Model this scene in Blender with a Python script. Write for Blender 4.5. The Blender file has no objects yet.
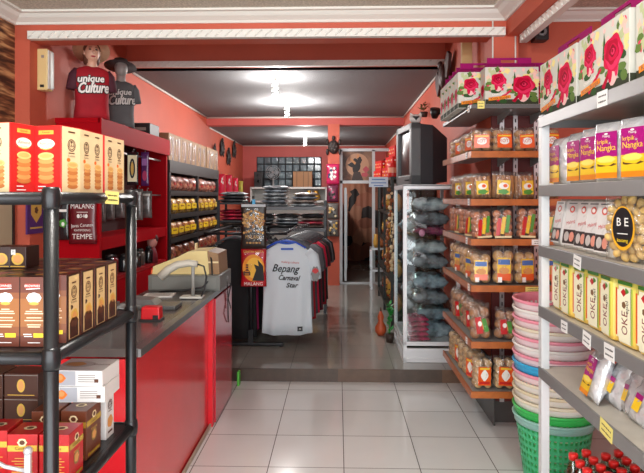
import bpy, bmesh, math, random
from mathutils import Matrix, Vector
R = random.Random(7)
C = bpy.context.scene.collection
PI = math.pi
# ---------------------------------------------------------------- camera model (metres)
H, FPX, HOR = 1.6, 570.0, 197.0
YAW = math.atan(16/570.0); cS, sS = math.cos(YAW), math.sin(YAW)
def rat(px):
    u = (px-322)/FPX; return (u*cS-sS)/(u*sS+cS)
def wx(px, Y): return Y*rat(px)
def yx(px, X): return X/rat(px)
def wz(px, py, Y):
    u = (px-322)/FPX; return H-(py-HOR)/FPX*Y/(u*sS+cS)
# ---------------------------------------------------------------- materials
def lin(c):
    out = []
    for v in c:
        v = v/255.0
        out.append(v/12.92 if v <= .04045 else ((v+.055)/1.055)**2.4)
    return tuple(out)+(1.0,)
MATS = {}
def mat(name, rgb, rough=.55, metal=0., coat=0., noise=0., nscale=8., bump=0., bscale=40., rgb2=None, spec=.5, emit=0.):
    if name in MATS: return MATS[name]
    m = bpy.data.materials.new(name); m.use_nodes = True
    nt = m.node_tree; b = nt.nodes['Principled BSDF']
    b.inputs['Base Color'].default_value = lin(rgb)
    b.inputs['Roughness'].default_value = rough
    b.inputs['Metallic'].default_value = metal
    b.inputs['Specular IOR Level'].default_value = spec
    b.inputs['Coat Weight'].default_value = coat
    b.inputs['Coat Roughness'].default_value = .12
    if emit:
        b.inputs['Emission Color'].default_value = lin(rgb); b.inputs['Emission Strength'].default_value = emit
    tc = None
    if noise or rgb2:
        tc = nt.nodes.new('ShaderNodeTexCoord')
        n = nt.nodes.new('ShaderNodeTexNoise'); n.inputs['Scale'].default_value = nscale; n.inputs['Detail'].default_value = 4
        nt.links.new(tc.outputs['Object'], n.inputs['Vector'])
        r = nt.nodes.new('ShaderNodeValToRGB')
        c1 = lin(rgb)
        c2 = lin(rgb2) if rgb2 else tuple(max(0, v*(1-noise)) for v in c1[:3])+(1,)
        r.color_ramp.elements[0].color = c2; r.color_ramp.elements[1].color = c1
        r.color_ramp.elements[0].position = .38; r.color_ramp.elements[1].position = .62
        nt.links.new(n.outputs['Fac'], r.inputs['Fac']); nt.links.new(r.outputs['Color'], b.inputs['Base Color'])
    if bump:
        tc = tc or nt.nodes.new('ShaderNodeTexCoord')
        n2 = nt.nodes.new('ShaderNodeTexNoise'); n2.inputs['Scale'].default_value = bscale; n2.inputs['Detail'].default_value = 3
        nt.links.new(tc.outputs['Object'], n2.inputs['Vector'])
        bp = nt.nodes.new('ShaderNodeBump'); bp.inputs['Strength'].default_value = bump; bp.inputs['Distance'].default_value = .02
        nt.links.new(n2.outputs['Fac'], bp.inputs['Height']); nt.links.new(bp.outputs['Normal'], b.inputs['Normal'])
    MATS[name] = m; return m
def film_mat(name, tint=(255, 255, 255), gloss=.14, rough=.12, bump=.6, bscale=22., haze=.0):
    m = bpy.data.materials.new(name); m.use_nodes = True; nt = m.node_tree
    for n in list(nt.nodes): nt.nodes.remove(n)
    out = nt.nodes.new('ShaderNodeOutputMaterial')
    tr = nt.nodes.new('ShaderNodeBsdfTransparent'); tr.inputs['Color'].default_value = lin(tint)
    gl = nt.nodes.new('ShaderNodeBsdfGlossy'); gl.inputs['Roughness'].default_value = rough
    mix = nt.nodes.new('ShaderNodeMixShader'); mix.inputs[0].default_value = gloss
    if bump:
        tc = nt.nodes.new('ShaderNodeTexCoord'); n2 = nt.nodes.new('ShaderNodeTexNoise')
        n2.inputs['Scale'].default_value = bscale; nt.links.new(tc.outputs['Object'], n2.inputs['Vector'])
        bp = nt.nodes.new('ShaderNodeBump'); bp.inputs['Strength'].default_value = bump; bp.inputs['Distance'].default_value = .03
        nt.links.new(n2.outputs['Fac'], bp.inputs['Height']); nt.links.new(bp.outputs['Normal'], gl.inputs['Normal'])
    nt.links.new(tr.outputs[0], mix.inputs[1]); nt.links.new(gl.outputs[0], mix.inputs[2])
    if haze:
        df = nt.nodes.new('ShaderNodeBsdfDiffuse'); df.inputs['Color'].default_value = (.8, .8, .8, 1)
        m2 = nt.nodes.new('ShaderNodeMixShader'); m2.inputs[0].default_value = haze
        nt.links.new(mix.outputs[0], m2.inputs[1]); nt.links.new(df.outputs[0], m2.inputs[2]); mix = m2
    nt.links.new(mix.outputs[0], out.inputs[0]); MATS[name] = m; return m
def tile_mat(name, rgb, tx, ty, x0, y0, g, grout, rough=.12, var=.04):
    m = bpy.data.materials.new(name); m.use_nodes = True; nt = m.node_tree; b = nt.nodes['Principled BSDF']
    N, L = nt.nodes.new, nt.links.new
    def mth(op, a, bb=None):
        n = N('ShaderNodeMath'); n.operation = op
        for i, v in enumerate((a, bb)):
            if v is None: continue
            if isinstance(v, (int, float)): n.inputs[i].default_value = v
            else: L(v, n.inputs[i])
        return n.outputs[0]
    tc = N('ShaderNodeTexCoord'); sp = N('ShaderNodeSeparateXYZ'); L(tc.outputs['Object'], sp.inputs[0])
    ux = mth('DIVIDE', mth('SUBTRACT', sp.outputs[0], x0), tx); uy = mth('DIVIDE', mth('SUBTRACT', sp.outputs[1], y0), ty)
    def near(u, t):
        f = mth('FRACT', mth('ADD', u, .5)); return mth('LESS_THAN', mth('ABSOLUTE', mth('SUBTRACT', f, .5)), g/t)
    k = mth('MAXIMUM', near(ux, tx), near(uy, ty))
    cb = N('ShaderNodeCombineXYZ'); L(mth('FLOOR', ux), cb.inputs[0]); L(mth('FLOOR', uy), cb.inputs[1])
    wn = N('ShaderNodeTexWhiteNoise'); L(cb.outputs[0], wn.inputs['Vector'])
    ns = N('ShaderNodeTexNoise'); ns.inputs['Scale'].default_value = 5; ns.inputs['Detail'].default_value = 5; L(tc.outputs['Object'], ns.inputs['Vector'])
    v = mth('ADD', mth('MULTIPLY', wn.outputs[0], var), mth('MULTIPLY', ns.outputs['Fac'], var*1.5))
    v = mth('SUBTRACT', 1.0+var, v)
    mx = N('ShaderNodeVectorMath'); mx.operation = 'SCALE'; mx.inputs[0].default_value = lin(rgb)[:3]; L(v, mx.inputs['Scale'])
    mc = N('ShaderNodeMix'); mc.data_type = 'RGBA'; L(k, mc.inputs[0]); L(mx.outputs[0], mc.inputs[6]); mc.inputs[7].default_value = lin(grout)
    L(mc.outputs[2], b.inputs['Base Color'])
    L(mth('ADD', mth('MULTIPLY', k, .5), rough), b.inputs['Roughness'])
    MATS[name] = m; return m
def zgrad_mat(name, c1, c2, z0, z1, rough=.35):
    """printed two-colour card: c1 ink below fading to c2 ink above (object height)"""
    m = bpy.data.materials.new(name); m.use_nodes = True; nt = m.node_tree; b = nt.nodes['Principled BSDF']
    tc = nt.nodes.new('ShaderNodeTexCoord'); sp = nt.nodes.new('ShaderNodeSeparateXYZ'); nt.links.new(tc.outputs['Object'], sp.inputs[0])
    mr = nt.nodes.new('ShaderNodeMapRange'); mr.inputs[1].default_value = z0; mr.inputs[2].default_value = z1
    nt.links.new(sp.outputs[2], mr.inputs[0]); r = nt.nodes.new('ShaderNodeValToRGB')
    r.color_ramp.elements[0].color = lin(c1); r.color_ramp.elements[1].color = lin(c2)
    nt.links.new(mr.outputs[0], r.inputs[0]); nt.links.new(r.outputs[0], b.inputs['Base Color']); b.inputs['Roughness'].default_value = rough
    MATS[name] = m; return m
def cell_mat(name, cols, scale, rough=.35, coat=.6, bump=.5):
    """mottled material of many small pieces (chips, batik, printed cloth)"""
    m = bpy.data.materials.new(name); m.use_nodes = True; nt = m.node_tree; b = nt.nodes['Principled BSDF']
    tc = nt.nodes.new('ShaderNodeTexCoord'); v = nt.nodes.new('ShaderNodeTexVoronoi'); v.inputs['Scale'].default_value = scale
    ns = nt.nodes.new('ShaderNodeTexNoise'); ns.inputs['Scale'].default_value = scale*.8
    ad = nt.nodes.new('ShaderNodeVectorMath'); ad.operation = 'ADD'; sc = nt.nodes.new('ShaderNodeVectorMath'); sc.operation = 'SCALE'; sc.inputs['Scale'].default_value = .6/scale
    nt.links.new(tc.outputs['Object'], ns.inputs['Vector']); nt.links.new(ns.outputs['Color'], sc.inputs[0])
    nt.links.new(tc.outputs['Object'], ad.inputs[0]); nt.links.new(sc.outputs[0], ad.inputs[1]); nt.links.new(ad.outputs[0], v.inputs['Vector'])
    sp = nt.nodes.new('ShaderNodeSeparateColor'); nt.links.new(v.outputs['Color'], sp.inputs[0])
    r = nt.nodes.new('ShaderNodeValToRGB'); r.color_ramp.interpolation = 'CONSTANT'
    while len(r.color_ramp.elements) < len(cols): r.color_ramp.elements.new(.5)
    for i, c in enumerate(cols):
        r.color_ramp.elements[i].position = i/len(cols); r.color_ramp.elements[i].color = lin(c)
    nt.links.new(sp.outputs[0], r.inputs[0]); nt.links.new(r.outputs[0], b.inputs['Base Color'])
    b.inputs['Roughness'].default_value = rough; b.inputs['Coat Weight'].default_value = coat; b.inputs['Coat Roughness'].default_value = .1
    if bump:
        bp = nt.nodes.new('ShaderNodeBump'); bp.inputs['Strength'].default_value = bump; bp.inputs['Distance'].default_value = .02
        nt.links.new(v.outputs['Distance'], bp.inputs['Height']); nt.links.new(bp.outputs['Normal'], b.inputs['Normal'])
    MATS[name] = m; return m
# ---------------------------------------------------------------- mesh builder
TXT = {}
def text_mesh(s):
    if s in TXT: return TXT[s]
    cu = bpy.data.curves.new('lettering', 'FONT'); cu.body = s; cu.size = 1; cu.resolution_u = 2
    cu.align_x = 'CENTER'; cu.align_y = 'CENTER'
    ob = bpy.data.objects.new('lettering', cu); C.objects.link(ob)
    dg = bpy.context.evaluated_depsgraph_get(); dg.update()
    me = ob.evaluated_get(dg).to_mesh()
    vs = [tuple(v.co) for v in me.vertices]; fs = [tuple(p.vertices) for p in me.polygons]
    ob.evaluated_get(dg).to_mesh_clear(); bpy.data.objects.remove(ob); bpy.data.curves.remove(cu)
    w = (max(v[0] for v in vs)-min(v[0] for v in vs)) if vs else 1
    TXT[s] = (vs, fs, w); return TXT[s]
def rotz(a): return Matrix.Rotation(a, 4, 'Z')
def tr(x, y=0, z=0):
    return Matrix.Translation((x, y, z)) if not isinstance(x, (tuple, Vector)) else Matrix.Translation(x)
def face_m(o, xdir, ydir):
    x = Vector(xdir).normalized(); y = Vector(ydir).normalized(); z = x.cross(y)
    return Matrix(((x.x, y.x, z.x, o[0]), (x.y, y.y, z.y, o[1]), (x.z, y.z, z.z, o[2]), (0, 0, 0, 1)))
class MB:
    def __init__(s): s.V = []; s.Fc = []; s.Mi = []; s.Sm = []; s.mats = []; s.M = Matrix()
    def mi(s, m):
        if m not in s.mats: s.mats.append(m)
        return s.mats.index(m)
    def add(s, vs, fs, m, smooth=False, M=None, warp=None):
        T = s.M @ M if M is not None else s.M
        o = len(s.V)
        for v in vs:
            if warp: v = warp(v)
            s.V.append(T @ Vector(v))
        ms = None if not callable(m) else m
        k = 0 if ms else s.mi(m)
        for j, f in enumerate(fs):
            s.Fc.append([o+i for i in f]); s.Mi.append(s.mi(ms(j)) if ms else k); s.Sm.append(smooth)
        return s
    def box(s, c, d, m, M=None, bev=0., top=None):
        x, y, z = d[0]/2, d[1]/2, d[2]/2
        tx, ty = top if top else (1, 1)
        T = tr(*c) if M is None else M @ tr(*c)
        if not bev:
            vs = [(-x, -y, -z), (x, -y, -z), (x, y, -z), (-x, y, -z), (-x*tx, -y*ty, z), (x*tx, -y*ty, z), (x*tx, y*ty, z), (-x*tx, y*ty, z)]
            return s.add(vs, [(0, 3, 2, 1), (4, 5, 6, 7), (0, 1, 5, 4), (1, 2, 6, 5), (2, 3, 7, 6), (3, 0, 4, 7)], m, False, T)
        b = min(bev, x*.9, y*.9, z*.9); bm = bmesh.new()
        bmesh.ops.create_cube(bm, size=1)
        for v in bm.verts:
            k = v.co.z > 0
            v.co = Vector((v.co.x*2*x*(tx if k else 1), v.co.y*2*y*(ty if k else 1), v.co.z*2*z))
        bmesh.ops.bevel(bm, geom=list(bm.edges), offset=b, segments=2, affect='EDGES', profile=.5)
        vs = [tuple(v.co) for v in bm.verts]; bm.verts.index_update()
        fs = [tuple(v.index for v in f.verts) for f in bm.faces]; bm.free()
        return s.add(vs, fs, m, False, T)
    def tube(s, P, r, m, n=8, closed=False, caps=True, M=None):
        P = [Vector(p) for p in P]; k = len(P); rs = r if isinstance(r, (list, tuple)) else [r]*k
        vs, fs = [], []; up = None
        for i in range(k):
            if closed: d = P[(i+1) % k]-P[i-1]
            else: d = P[min(i+1, k-1)]-P[max(i-1, 0)]
            d.normalize()
            if up is None:
                up = Vector((0, 0, 1)) if abs(d.z) < .9 else Vector((0, 1, 0))
            a = d.cross(up); a.normalize(); b = a.cross(d); b.normalize(); up = b
            for j in range(n):
                t = 2*PI*j/n; vs.append(tuple(P[i]+(a*math.cos(t)+b*math.sin(t))*rs[i]))
        for i in range(k if closed else k-1):
            q = (i+1) % k
            for j in range(n): fs.append((i*n+j, i*n+(j+1) % n, q*n+(j+1) % n, q*n+j))
        if caps and not closed:
            fs.append(tuple(range(n-1, -1, -1))); fs.append(tuple((k-1)*n+j for j in range(n)))
        return s.add(vs, fs, m, True, M)
    def lathe(s, prof, m, c=(0, 0, 0), n=20, M=None, cap=True, smooth=True, squash=1.):
        vs, fs = [], []
        for r, z in prof:
            for j in range(n):
                t = 2*PI*j/n; vs.append((c[0]+r*math.cos(t), c[1]+r*squash*math.sin(t), c[2]+z))
        k = len(prof)
        for i in range(k-1):
            for j in range(n): fs.append((i*n+j, i*n+(j+1) % n, (i+1)*n+(j+1) % n, (i+1)*n+j))
        if cap: fs.append(tuple(range(n-1, -1, -1))); fs.append(tuple((k-1)*n+j for j in range(n)))
        return s.add(vs, fs, m, smooth, M)
    def ball(s, c, r, m, nu=12, nv=8, M=None):
        rx, ry, rz = r if isinstance(r, (list, tuple)) else (r, r, r)
        vs = [(c[0], c[1], c[2]-rz)]; fs = []
        for i in range(1, nv):
            a = -PI/2+PI*i/nv
            for j in range(nu):
                t = 2*PI*j/nu; vs.append((c[0]+rx*math.cos(a)*math.cos(t), c[1]+ry*math.cos(a)*math.sin(t), c[2]+rz*math.sin(a)))
        vs.append((c[0], c[1], c[2]+rz)); e = len(vs)-1
        for j in range(nu):
            fs.append((0, 1+(j+1) % nu, 1+j)); fs.append((e, e-nu+j, e-nu+(j+1) % nu))
        for i in range(nv-2):
            for j in range(nu):
                a, b = 1+i*nu+j, 1+i*nu+(j+1) % nu; fs.append((a, b, b+nu, a+nu))
        return s.add(vs, fs, m, True, M)
    def loft(s, rings, m, M=None, cap=True, smooth=True):
        n = len(rings[0]); vs = [v for r in rings for v in r]; fs = []
        for i in range(len(rings)-1):
            for j in range(n): fs.append((i*n+j, i*n+(j+1) % n, (i+1)*n+(j+1) % n, (i+1)*n+j))
        if cap: fs.append(tuple(range(n-1, -1, -1))); fs.append(tuple((len(rings)-1)*n+j for j in range(n)))
        return s.add(vs, fs, m, smooth, M)
    def prism(s, pts, d, m, M=None):
        """outline in the xz plane extruded d along +y"""
        n = len(pts); vs = [(p[0], 0, p[1]) for p in pts]+[(p[0], d, p[1]) for p in pts]
        fs = [tuple(range(n)), tuple(range(2*n-1, n-1, -1))]
        for i in range(n): fs.append((i, i+n, (i+1) % n+n, (i+1) % n))
        return s.add(vs, fs, m, False, M)
    # printed decals: F maps (x right, y up, z out) of a face
    def rect(s, F, x, y, w, h, m, l=.0006, a=0., warp=None):
        ca, sa = math.cos(a), math.sin(a)
        vs = [(x+p*ca-q*sa, y+p*sa+q*ca, l) for p, q in ((-w/2, -h/2), (w/2, -h/2), (w/2, h/2), (-w/2, h/2))]
        return s.add(vs, [(0, 1, 2, 3)], m, False, F, warp)
    def ell(s, F, x, y, rx, ry, m, l=.0006, n=18, wob=0., k=5, ph=0., warp=None):
        vs = [(x+rx*(1+wob*math.cos(k*t+ph))*math.cos(t), y+ry*(1+wob*math.cos(k*t+ph))*math.sin(t), l) for t in (2*PI*i/n for i in range(n))]
        return s.add(vs, [tuple(range(n))], m, False, F, warp)
    def poly(s, F, pts, m, l=.0006, warp=None):
        return s.add([(p[0], p[1], l) for p in pts], [tuple(range(len(pts)))], m, False, F, warp)
    def ring(s, F, x, y, rx, ry, th, m, l=.0006, n=20):
        vs, fs = [], []
        for i in range(n):
            t = 2*PI*i/n; c, q = math.cos(t), math.sin(t)
            vs += [(x+rx*c, y+ry*q, l), (x+(rx-th)*c, y+(ry-th)*q, l)]
        for i in range(n):
            j = (i+1) % n; fs.append((2*i, 2*j, 2*j+1, 2*i+1))
        return s.add(vs, fs, m, False, F)
    def text(s, F, txt, x, y, h, m, l=.0008, w=None, a=0., shear=0., warp=None, bold=0.):
        vs, fs, W = text_mesh(txt); sx = h*1.38 if w is None else w/max(W, .01); sy = h*1.38
        ca, sa = math.cos(a), math.sin(a); o = []
        for v in vs:
            p, q = v[0]*sx+v[1]*sy*shear, v[1]*sy; o.append((x+p*ca-q*sa, y+p*sa+q*ca, l))
        s.add(o, fs, m, False, F, warp)
        if bold:
            for dx, dy in ((bold, 0), (-bold, 0), (0, bold), (0, -bold), (bold*.7, bold*.7), (-bold*.7, -bold*.7), (bold*.7, -bold*.7), (-bold*.7, bold*.7)):
                s.add([(v[0]+dx, v[1]+dy, v[2]) for v in o], fs, m, False, F, warp)
        return s
    def pillow(s, w, h, t, m, nx=10, ny=12, crump=.0, seed=1, seal=.0, M=None, p=2.6):
        """closed pouch standing on z=0, thickness along y; m may be fn(u,v,side)->material"""
        rr = random.Random(seed); vs, fs, mk = [], [], []
        cr = [[rr.uniform(-1, 1)*crump for _ in range(nx+1)] for _ in range(ny+1)]
        for sd in (-1, 1):
            for i in range(ny+1):
                for j in range(nx+1):
                    u, v = j/nx, i/ny; a, b = abs(2*u-1), abs(2*v-1)
                    vv = b if not seal else min(1, b/(1-seal))
                    k = max(0, (1-a**p))*max(0, (1-vv**p))
                    th = t/2*k**.5
                    edge = 0 if (i in (0, ny) or j in (0, nx)) else 1
                    x = (u-.5)*w*(1-.05*(1-b**2)*0+0); z = v*h
                    y = sd*(th+.0006)+cr[i][j]*edge*(1 if th > .003 else 0)
                    if i in (0, ny): x += 0
                    vs.append((x*(1-.06*(1-b)*a), y, z))
        n1 = (nx+1)*(ny+1)
        for sd in (0, 1):
            for i in range(ny):
                for j in range(nx):
                    a = sd*n1+i*(nx+1)+j; q = (a, a+1, a+nx+2, a+nx+1)
                    fs.append(q if sd == 0 else q[::-1]); mk.append(((j+.5)/nx, (i+.5)/ny, sd))
        def bd(i, j): return i*(nx+1)+j
        per = [bd(0, j) for j in range(nx)]+[bd(i, nx) for i in range(ny)]+[bd(ny, j) for j in range(nx, 0, -1)]+[bd(i, 0) for i in range(ny, 0, -1)]
        for i, a in enumerate(per):
            b = per[(i+1) % len(per)]; fs.append((b, a, a+n1, b+n1)); mk.append((0, 0, 2))
        mm = (lambda j: m(*mk[j])) if callable(m) else m
        return s.add(vs, fs, mm, True, M)
    def build(s, name, parent=None, loc=None, rz=0., tag_=None):
        me = bpy.data.meshes.new(name)
        me.from_pydata([tuple(v) for v in s.V], [], s.Fc)
        for m in s.mats: me.materials.append(m)
        me.polygons.foreach_set('material_index', s.Mi); me.polygons.foreach_set('use_smooth', s.Sm); me.update()
        o = bpy.data.objects.new(name, me); C.objects.link(o)
        if parent is not None: o.parent = parent
        if loc is not None: o.location = loc
        if rz: o.rotation_euler = (0, 0, rz)
        if tag_: tag(o, *tag_)
        return o
def tag(o, label, cat, group=None):
    o['label'] = label; o['category'] = cat
    if group: o['group'] = group
    return o
def thing(name, label, cat, loc=(0, 0, 0), rz=0., group=None):
    o = bpy.data.objects.new(name, None); C.objects.link(o); o.location = loc; o.rotation_euler = (0, 0, rz); o.empty_display_size = .05
    return tag(o, label, cat, group)
def struct(o): o['kind'] = 'structure'; return o
def dup(root, loc, rz=0., label=None, group=None, rot=None, scale=None):
    kids = list(root.children)
    r = root.copy(); C.objects.link(r); r.location = loc; r.rotation_euler = rot if rot else (0, 0, rz)
    if label: r['label'] = label
    if group: r['group'] = group
    if scale: r.scale = scale
    for ch in kids:
        c = ch.copy(); C.objects.link(c); c.parent = r
        for g in list(ch.children):
            d = g.copy(); C.objects.link(d); d.parent = c
    return r
class Proto:
    """first placement moves the original, later ones copy it"""
    def __init__(s, root): s.root = root; s.used = False
    def put(s, loc, rz=0., label=None, group=None, rot=None, scale=None):
        if not s.used:
            s.used = True; o = s.root; o.location = loc; o.rotation_euler = rot if rot else (0, 0, rz)
            if label: o['label'] = label
            if group: o['group'] = group
            if scale: o.scale = scale
            return o
        return dup(s.root, loc, rz, label, group, rot, scale)
ORD = ['first', 'second', 'third', 'fourth', 'fifth', 'sixth', 'seventh', 'eighth', 'ninth', 'tenth', 'eleventh', 'twelfth', 'thirteenth', 'fourteenth']
# common materials
WHITE = mat('white_paint', (238, 236, 230), .5); BLACK = mat('black_plastic', (24, 25, 27), .45)
INK = mat('black_ink', (22, 20, 20), .6); WINK = mat('white_ink', (245, 243, 238), .5)
RINK = mat('red_ink', (200, 28, 30), .5); GOLD = mat('gold_print', (214, 170, 70), .35); YINK = mat('yellow_ink', (248, 214, 40), .5)
BRN = mat('brown_ink', (92, 50, 26), .5); TAN = mat('tan_ink', (214, 150, 84), .5); GRN = mat('green_ink', (70, 150, 50), .5)
CREAM = mat('cream_card', (236, 216, 170), .4); REDC = mat('red_card', (206, 34, 32), .32); OINK = mat('orange_ink', (238, 120, 30), .5)
ALU = mat('aluminium', (205, 208, 210), .35, .6); STEEL = mat('brushed_steel', (150, 150, 150), .3, .9)
GREYP = mat('grey_plastic', (120, 122, 122), .5); FILM = film_mat('clear_film'); GLASS = film_mat('clear_glass', (245, 250, 250), .07, .03, 0)
# ================================================================ the shop's shell
ORW = mat('orange_wall_paint', (202, 94, 70), .6, noise=.06, nscale=3, bump=.08, bscale=60)
PINKW = mat('coral_wall_paint', (198, 90, 82), .6, noise=.06, nscale=3, bump=.08, bscale=60)
CEIL = mat('textured_ceiling', (222, 214, 198), .9, noise=.3, nscale=70, bump=.5, bscale=90)
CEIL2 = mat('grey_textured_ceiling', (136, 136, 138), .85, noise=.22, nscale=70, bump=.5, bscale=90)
PLAST = mat('white_plaster_moulding', (232, 230, 222), .6)
FLOORM = tile_mat('white_glossy_tiles', (226, 228, 226), .448, .452, .035, 4.725, .0028, (86, 84, 80), .13, .05)
FLOORB = tile_mat('grey_glossy_tiles', (158, 156, 148), .448, .452, .035, 5.28, .0028, (84, 80, 76), .1, .06)
def plank_mat():
    m = bpy.data.materials.new('brown_step_tiles'); m.use_nodes = True; nt = m.node_tree; b = nt.nodes['Principled BSDF']
    tc = nt.nodes.new('ShaderNodeTexCoord'); sp = nt.nodes.new('ShaderNodeSeparateXYZ'); nt.links.new(tc.outputs['Object'], sp.inputs[0])
    q = nt.nodes.new('ShaderNodeMath'); q.operation = 'DIVIDE'; q.inputs[1].default_value = .448; nt.links.new(sp.outputs[0], q.inputs[0])
    f = nt.nodes.new('ShaderNodeMath'); f.operation = 'FLOOR'; nt.links.new(q.outputs[0], f.inputs[0])
    w = nt.nodes.new('ShaderNodeTexWhiteNoise'); w.noise_dimensions = '1D'; nt.links.new(f.outputs[0], w.inputs['W'])
    r = nt.nodes.new('ShaderNodeValToRGB'); r.color_ramp.elements[0].color = lin((80, 68, 60)); r.color_ramp.elements[1].color = lin((126, 96, 74))
    nt.links.new(w.outputs[0], r.inputs[0])
    n = nt.nodes.new('ShaderNodeTexNoise'); n.inputs['Scale'].default_value = 14; nt.links.new(tc.outputs['Object'], n.inputs['Vector'])
    mx = nt.nodes.new('ShaderNodeMix'); mx.data_type = 'RGBA'; mx.blend_type = 'MULTIPLY'; mx.inputs[0].default_value = .5
    nt.links.new(r.outputs[0], mx.inputs[6]); nt.links.new(n.outputs['Fac'], mx.inputs[7]); nt.links.new(mx.outputs[2], b.inputs['Base Color'])
    b.inputs['Roughness'].default_value = .35; return m
STEPM = plank_mat()
def wood_mat():
    m = bpy.data.materials.new('dark_slat_cladding'); m.use_nodes = True; nt = m.node_tree; b = nt.nodes['Principled BSDF']
    tc = nt.nodes.new('ShaderNodeTexCoord'); mp = nt.nodes.new('ShaderNodeMapping'); mp.inputs['Scale'].default_value = (1, 3, 26)
    ns = nt.nodes.new('ShaderNodeTexNoise'); ns.inputs['Scale'].default_value = 1.4; ns.inputs['Detail'].default_value = 2
    nt.links.new(tc.outputs['Object'], mp.inputs[0]); nt.links.new(mp.outputs[0], ns.inputs['Vector']); r = nt.nodes.new('ShaderNodeValToRGB')
    for k, (p, c) in enumerate(((.36, (60, 36, 24)), (.66, (206, 160, 110)))): r.color_ramp.elements[k].position = p; r.color_ramp.elements[k].color = lin(c)
    e = r.color_ramp.elements.new(.5); e.color = lin((128, 82, 52))
    nt.links.new(ns.outputs['Fac'], r.inputs[0]); nt.links.new(r.outputs[0], b.inputs['Base Color'])
    bp = nt.nodes.new('ShaderNodeBump'); bp.inputs['Strength'].default_value = .6; nt.links.new(ns.outputs['Fac'], bp.inputs['Height']); nt.links.new(bp.outputs[0], b.inputs['Normal'])
    b.inputs['Roughness'].default_value = .6; return m
def sbox(name, x0, x1, y0, y1, z0, z1, m):
    return struct(MB().box(((x0+x1)/2, (y0+y1)/2, (z0+z1)/2), (x1-x0, y1-y0, z1-z0), m).build(name))
YB = 4.1           # front face of the first beam
YS = 4.93          # front of the step
sbox('floor', -2.6, 3.0, -1.6, YS, -.1, 0, FLOORM)
sbox('floor_back', -2.5, 1.4, YS+.012, 13.6, -.1, .112, FLOORB)
sbox('trim_1', -2.3, 1.13, YS, YS+.012, 0, .112, STEPM)
sbox('wall_left_front', -2.5, -2.36, -1.6, YB, 0, 2.97, wood_mat())
sbox('wall_left', -2.5, -2.25, YB, 13.4, 0, 3.5, ORW)
sbox('wall_back', -2.5, 1.4, 13.4, 13.55, 0, 3.5, PINKW)
sbox('wall_right', 1.12, 1.3, YB+.2, 13.4, 0, 3.5, ORW)
sbox('wall_right_bay', 1.3, 2.8, YB+.2, YB+.35, 0, 3.5, ORW)
sbox('wall_right_front', 2.65, 2.8, -1.6, YB+.2, 0, 3.2, ORW)
sbox('wall_column', 1.10, 1.285, YB, YB+.2, 0, 2.744, ORW)
# ceilings
sbox('ceiling', -2.5, 1.2, -1.6, YB, 2.93, 3.05, CEIL)
sbox('ceiling_bay', 1.4, 2.8, -1.6, YB+.2, 2.98, 3.05, CEIL)
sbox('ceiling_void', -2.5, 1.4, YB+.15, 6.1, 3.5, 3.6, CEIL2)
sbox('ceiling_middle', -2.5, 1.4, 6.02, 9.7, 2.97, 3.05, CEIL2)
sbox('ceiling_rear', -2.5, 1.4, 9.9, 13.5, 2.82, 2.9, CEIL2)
# beams
sbox('wall_beam_front', -2.5, 1.4, YB, YB+.15, 2.744, 3.6, ORW)
sbox('wall_beam_right', 1.2, 1.4, -1.6, YB, 2.744, 3.05, ORW)
sbox('wall_beam_middle', -2.25, 1.12, 6.0, 6.15, 2.97, 3.6, ORW)
sbox('wall_beam_rear', -2.25, 1.12, 9.7, 9.9, 2.825, 3.05, PINKW)
sbox('wall_pillar', wx(328, 9.7), wx(339.5, 9.7), 9.6, 9.8, .112, 2.83, ORW)
# mouldings
def cornice(name, a, b, out, z1, h, d):
    """stepped plaster cornice from a to b; out = direction it projects"""
    a, b, o = Vector(a), Vector(b), Vector(out); pr = [(0, -h), (.12*d, -h), (.2*d, -.8*h), (.55*d, -.5*h), (.75*d, -.22*h), (d, -.2*h), (d, 0), (0, 0)]
    m = MB(); n = len(pr); vs = []
    for p in (a, b):
        for u, w in pr: vs.append((p.x+o.x*u, p.y+o.y*u, z1+w))
    fs = [(i, (i+1) % n, (i+1) % n+n, i+n) for i in range(n)]+[tuple(range(n-1, -1, -1)), tuple(range(n, 2*n))]
    m.add(vs, fs, PLAST); return struct(m.build(name))
cornice('trim_2', (-2.36, YB, 0), (1.2, YB, 0), (0, -1, 0), 2.93, .075, .12)
cornice('trim_3', (-2.36, -1.6, 0), (-2.36, YB-.01, 0), (1, 0, 0), 2.93, .075, .12)
cornice('trim_4', (1.2, -1.6, 0), (1.2, YB-.01, 0), (-1, 0, 0), 2.93, .075, .12)
cornice('trim_5', (1.42, YB+.2, 0), (2.65, YB+.2, 0), (0, -1, 0), 2.98, .075, .1)
def rope(name, a, b, along):
    m = MB(); L = (Vector(b)-Vector(a)).length; d = (Vector(b)-Vector(a)).normalized(); c = (Vector(a)+Vector(b))/2
    m.box(c, (L if along == 'x' else .05, L if along == 'y' else .05, .058), PLAST)
    n = int(L/.07)
    for i in range(n):
        p = Vector(a)+d*(i+.5)*L/n
        o = Vector((0, -.026, 0)) if along == 'x' else Vector((-.026, 0, 0))
        q = d*.026
        m.tube([p+o-q+Vector((0, 0, -.021)), p+o+q+Vector((0, 0, .021))], .006, PLAST, 5)
    return struct(m.build(name))
rope('trim_6', (-2.24, YB-.026, 2.770), (1.18, YB-.026, 2.770), 'x')
rope('trim_7', (1.30, -1.6, 2.711), (1.30, YB-.06, 2.711), 'y')
rope('trim_8', (-2.25, 5.972, 3.0), (1.12, 5.972, 3.0), 'x')
def strip(name, a, b, r=.014): return struct(MB().tube([a, b], r, PLAST, 6).build(name))
strip('trim_9', (-2.238, 6.16, 2.955), (-2.238, 9.7, 2.955)); strip('trim_10', (1.108, 6.16, 2.955), (1.108, 9.7, 2.955))
strip('trim_11', (-2.24, 9.688, 2.955), (1.11, 9.688, 2.955), .016)
strip('trim_12', (-2.238, 9.9, 2.806), (-2.238, 13.4, 2.806), .012); strip('trim_13', (-2.24, 13.388, 2.806), (1.11, 13.388, 2.806), .012)
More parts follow.
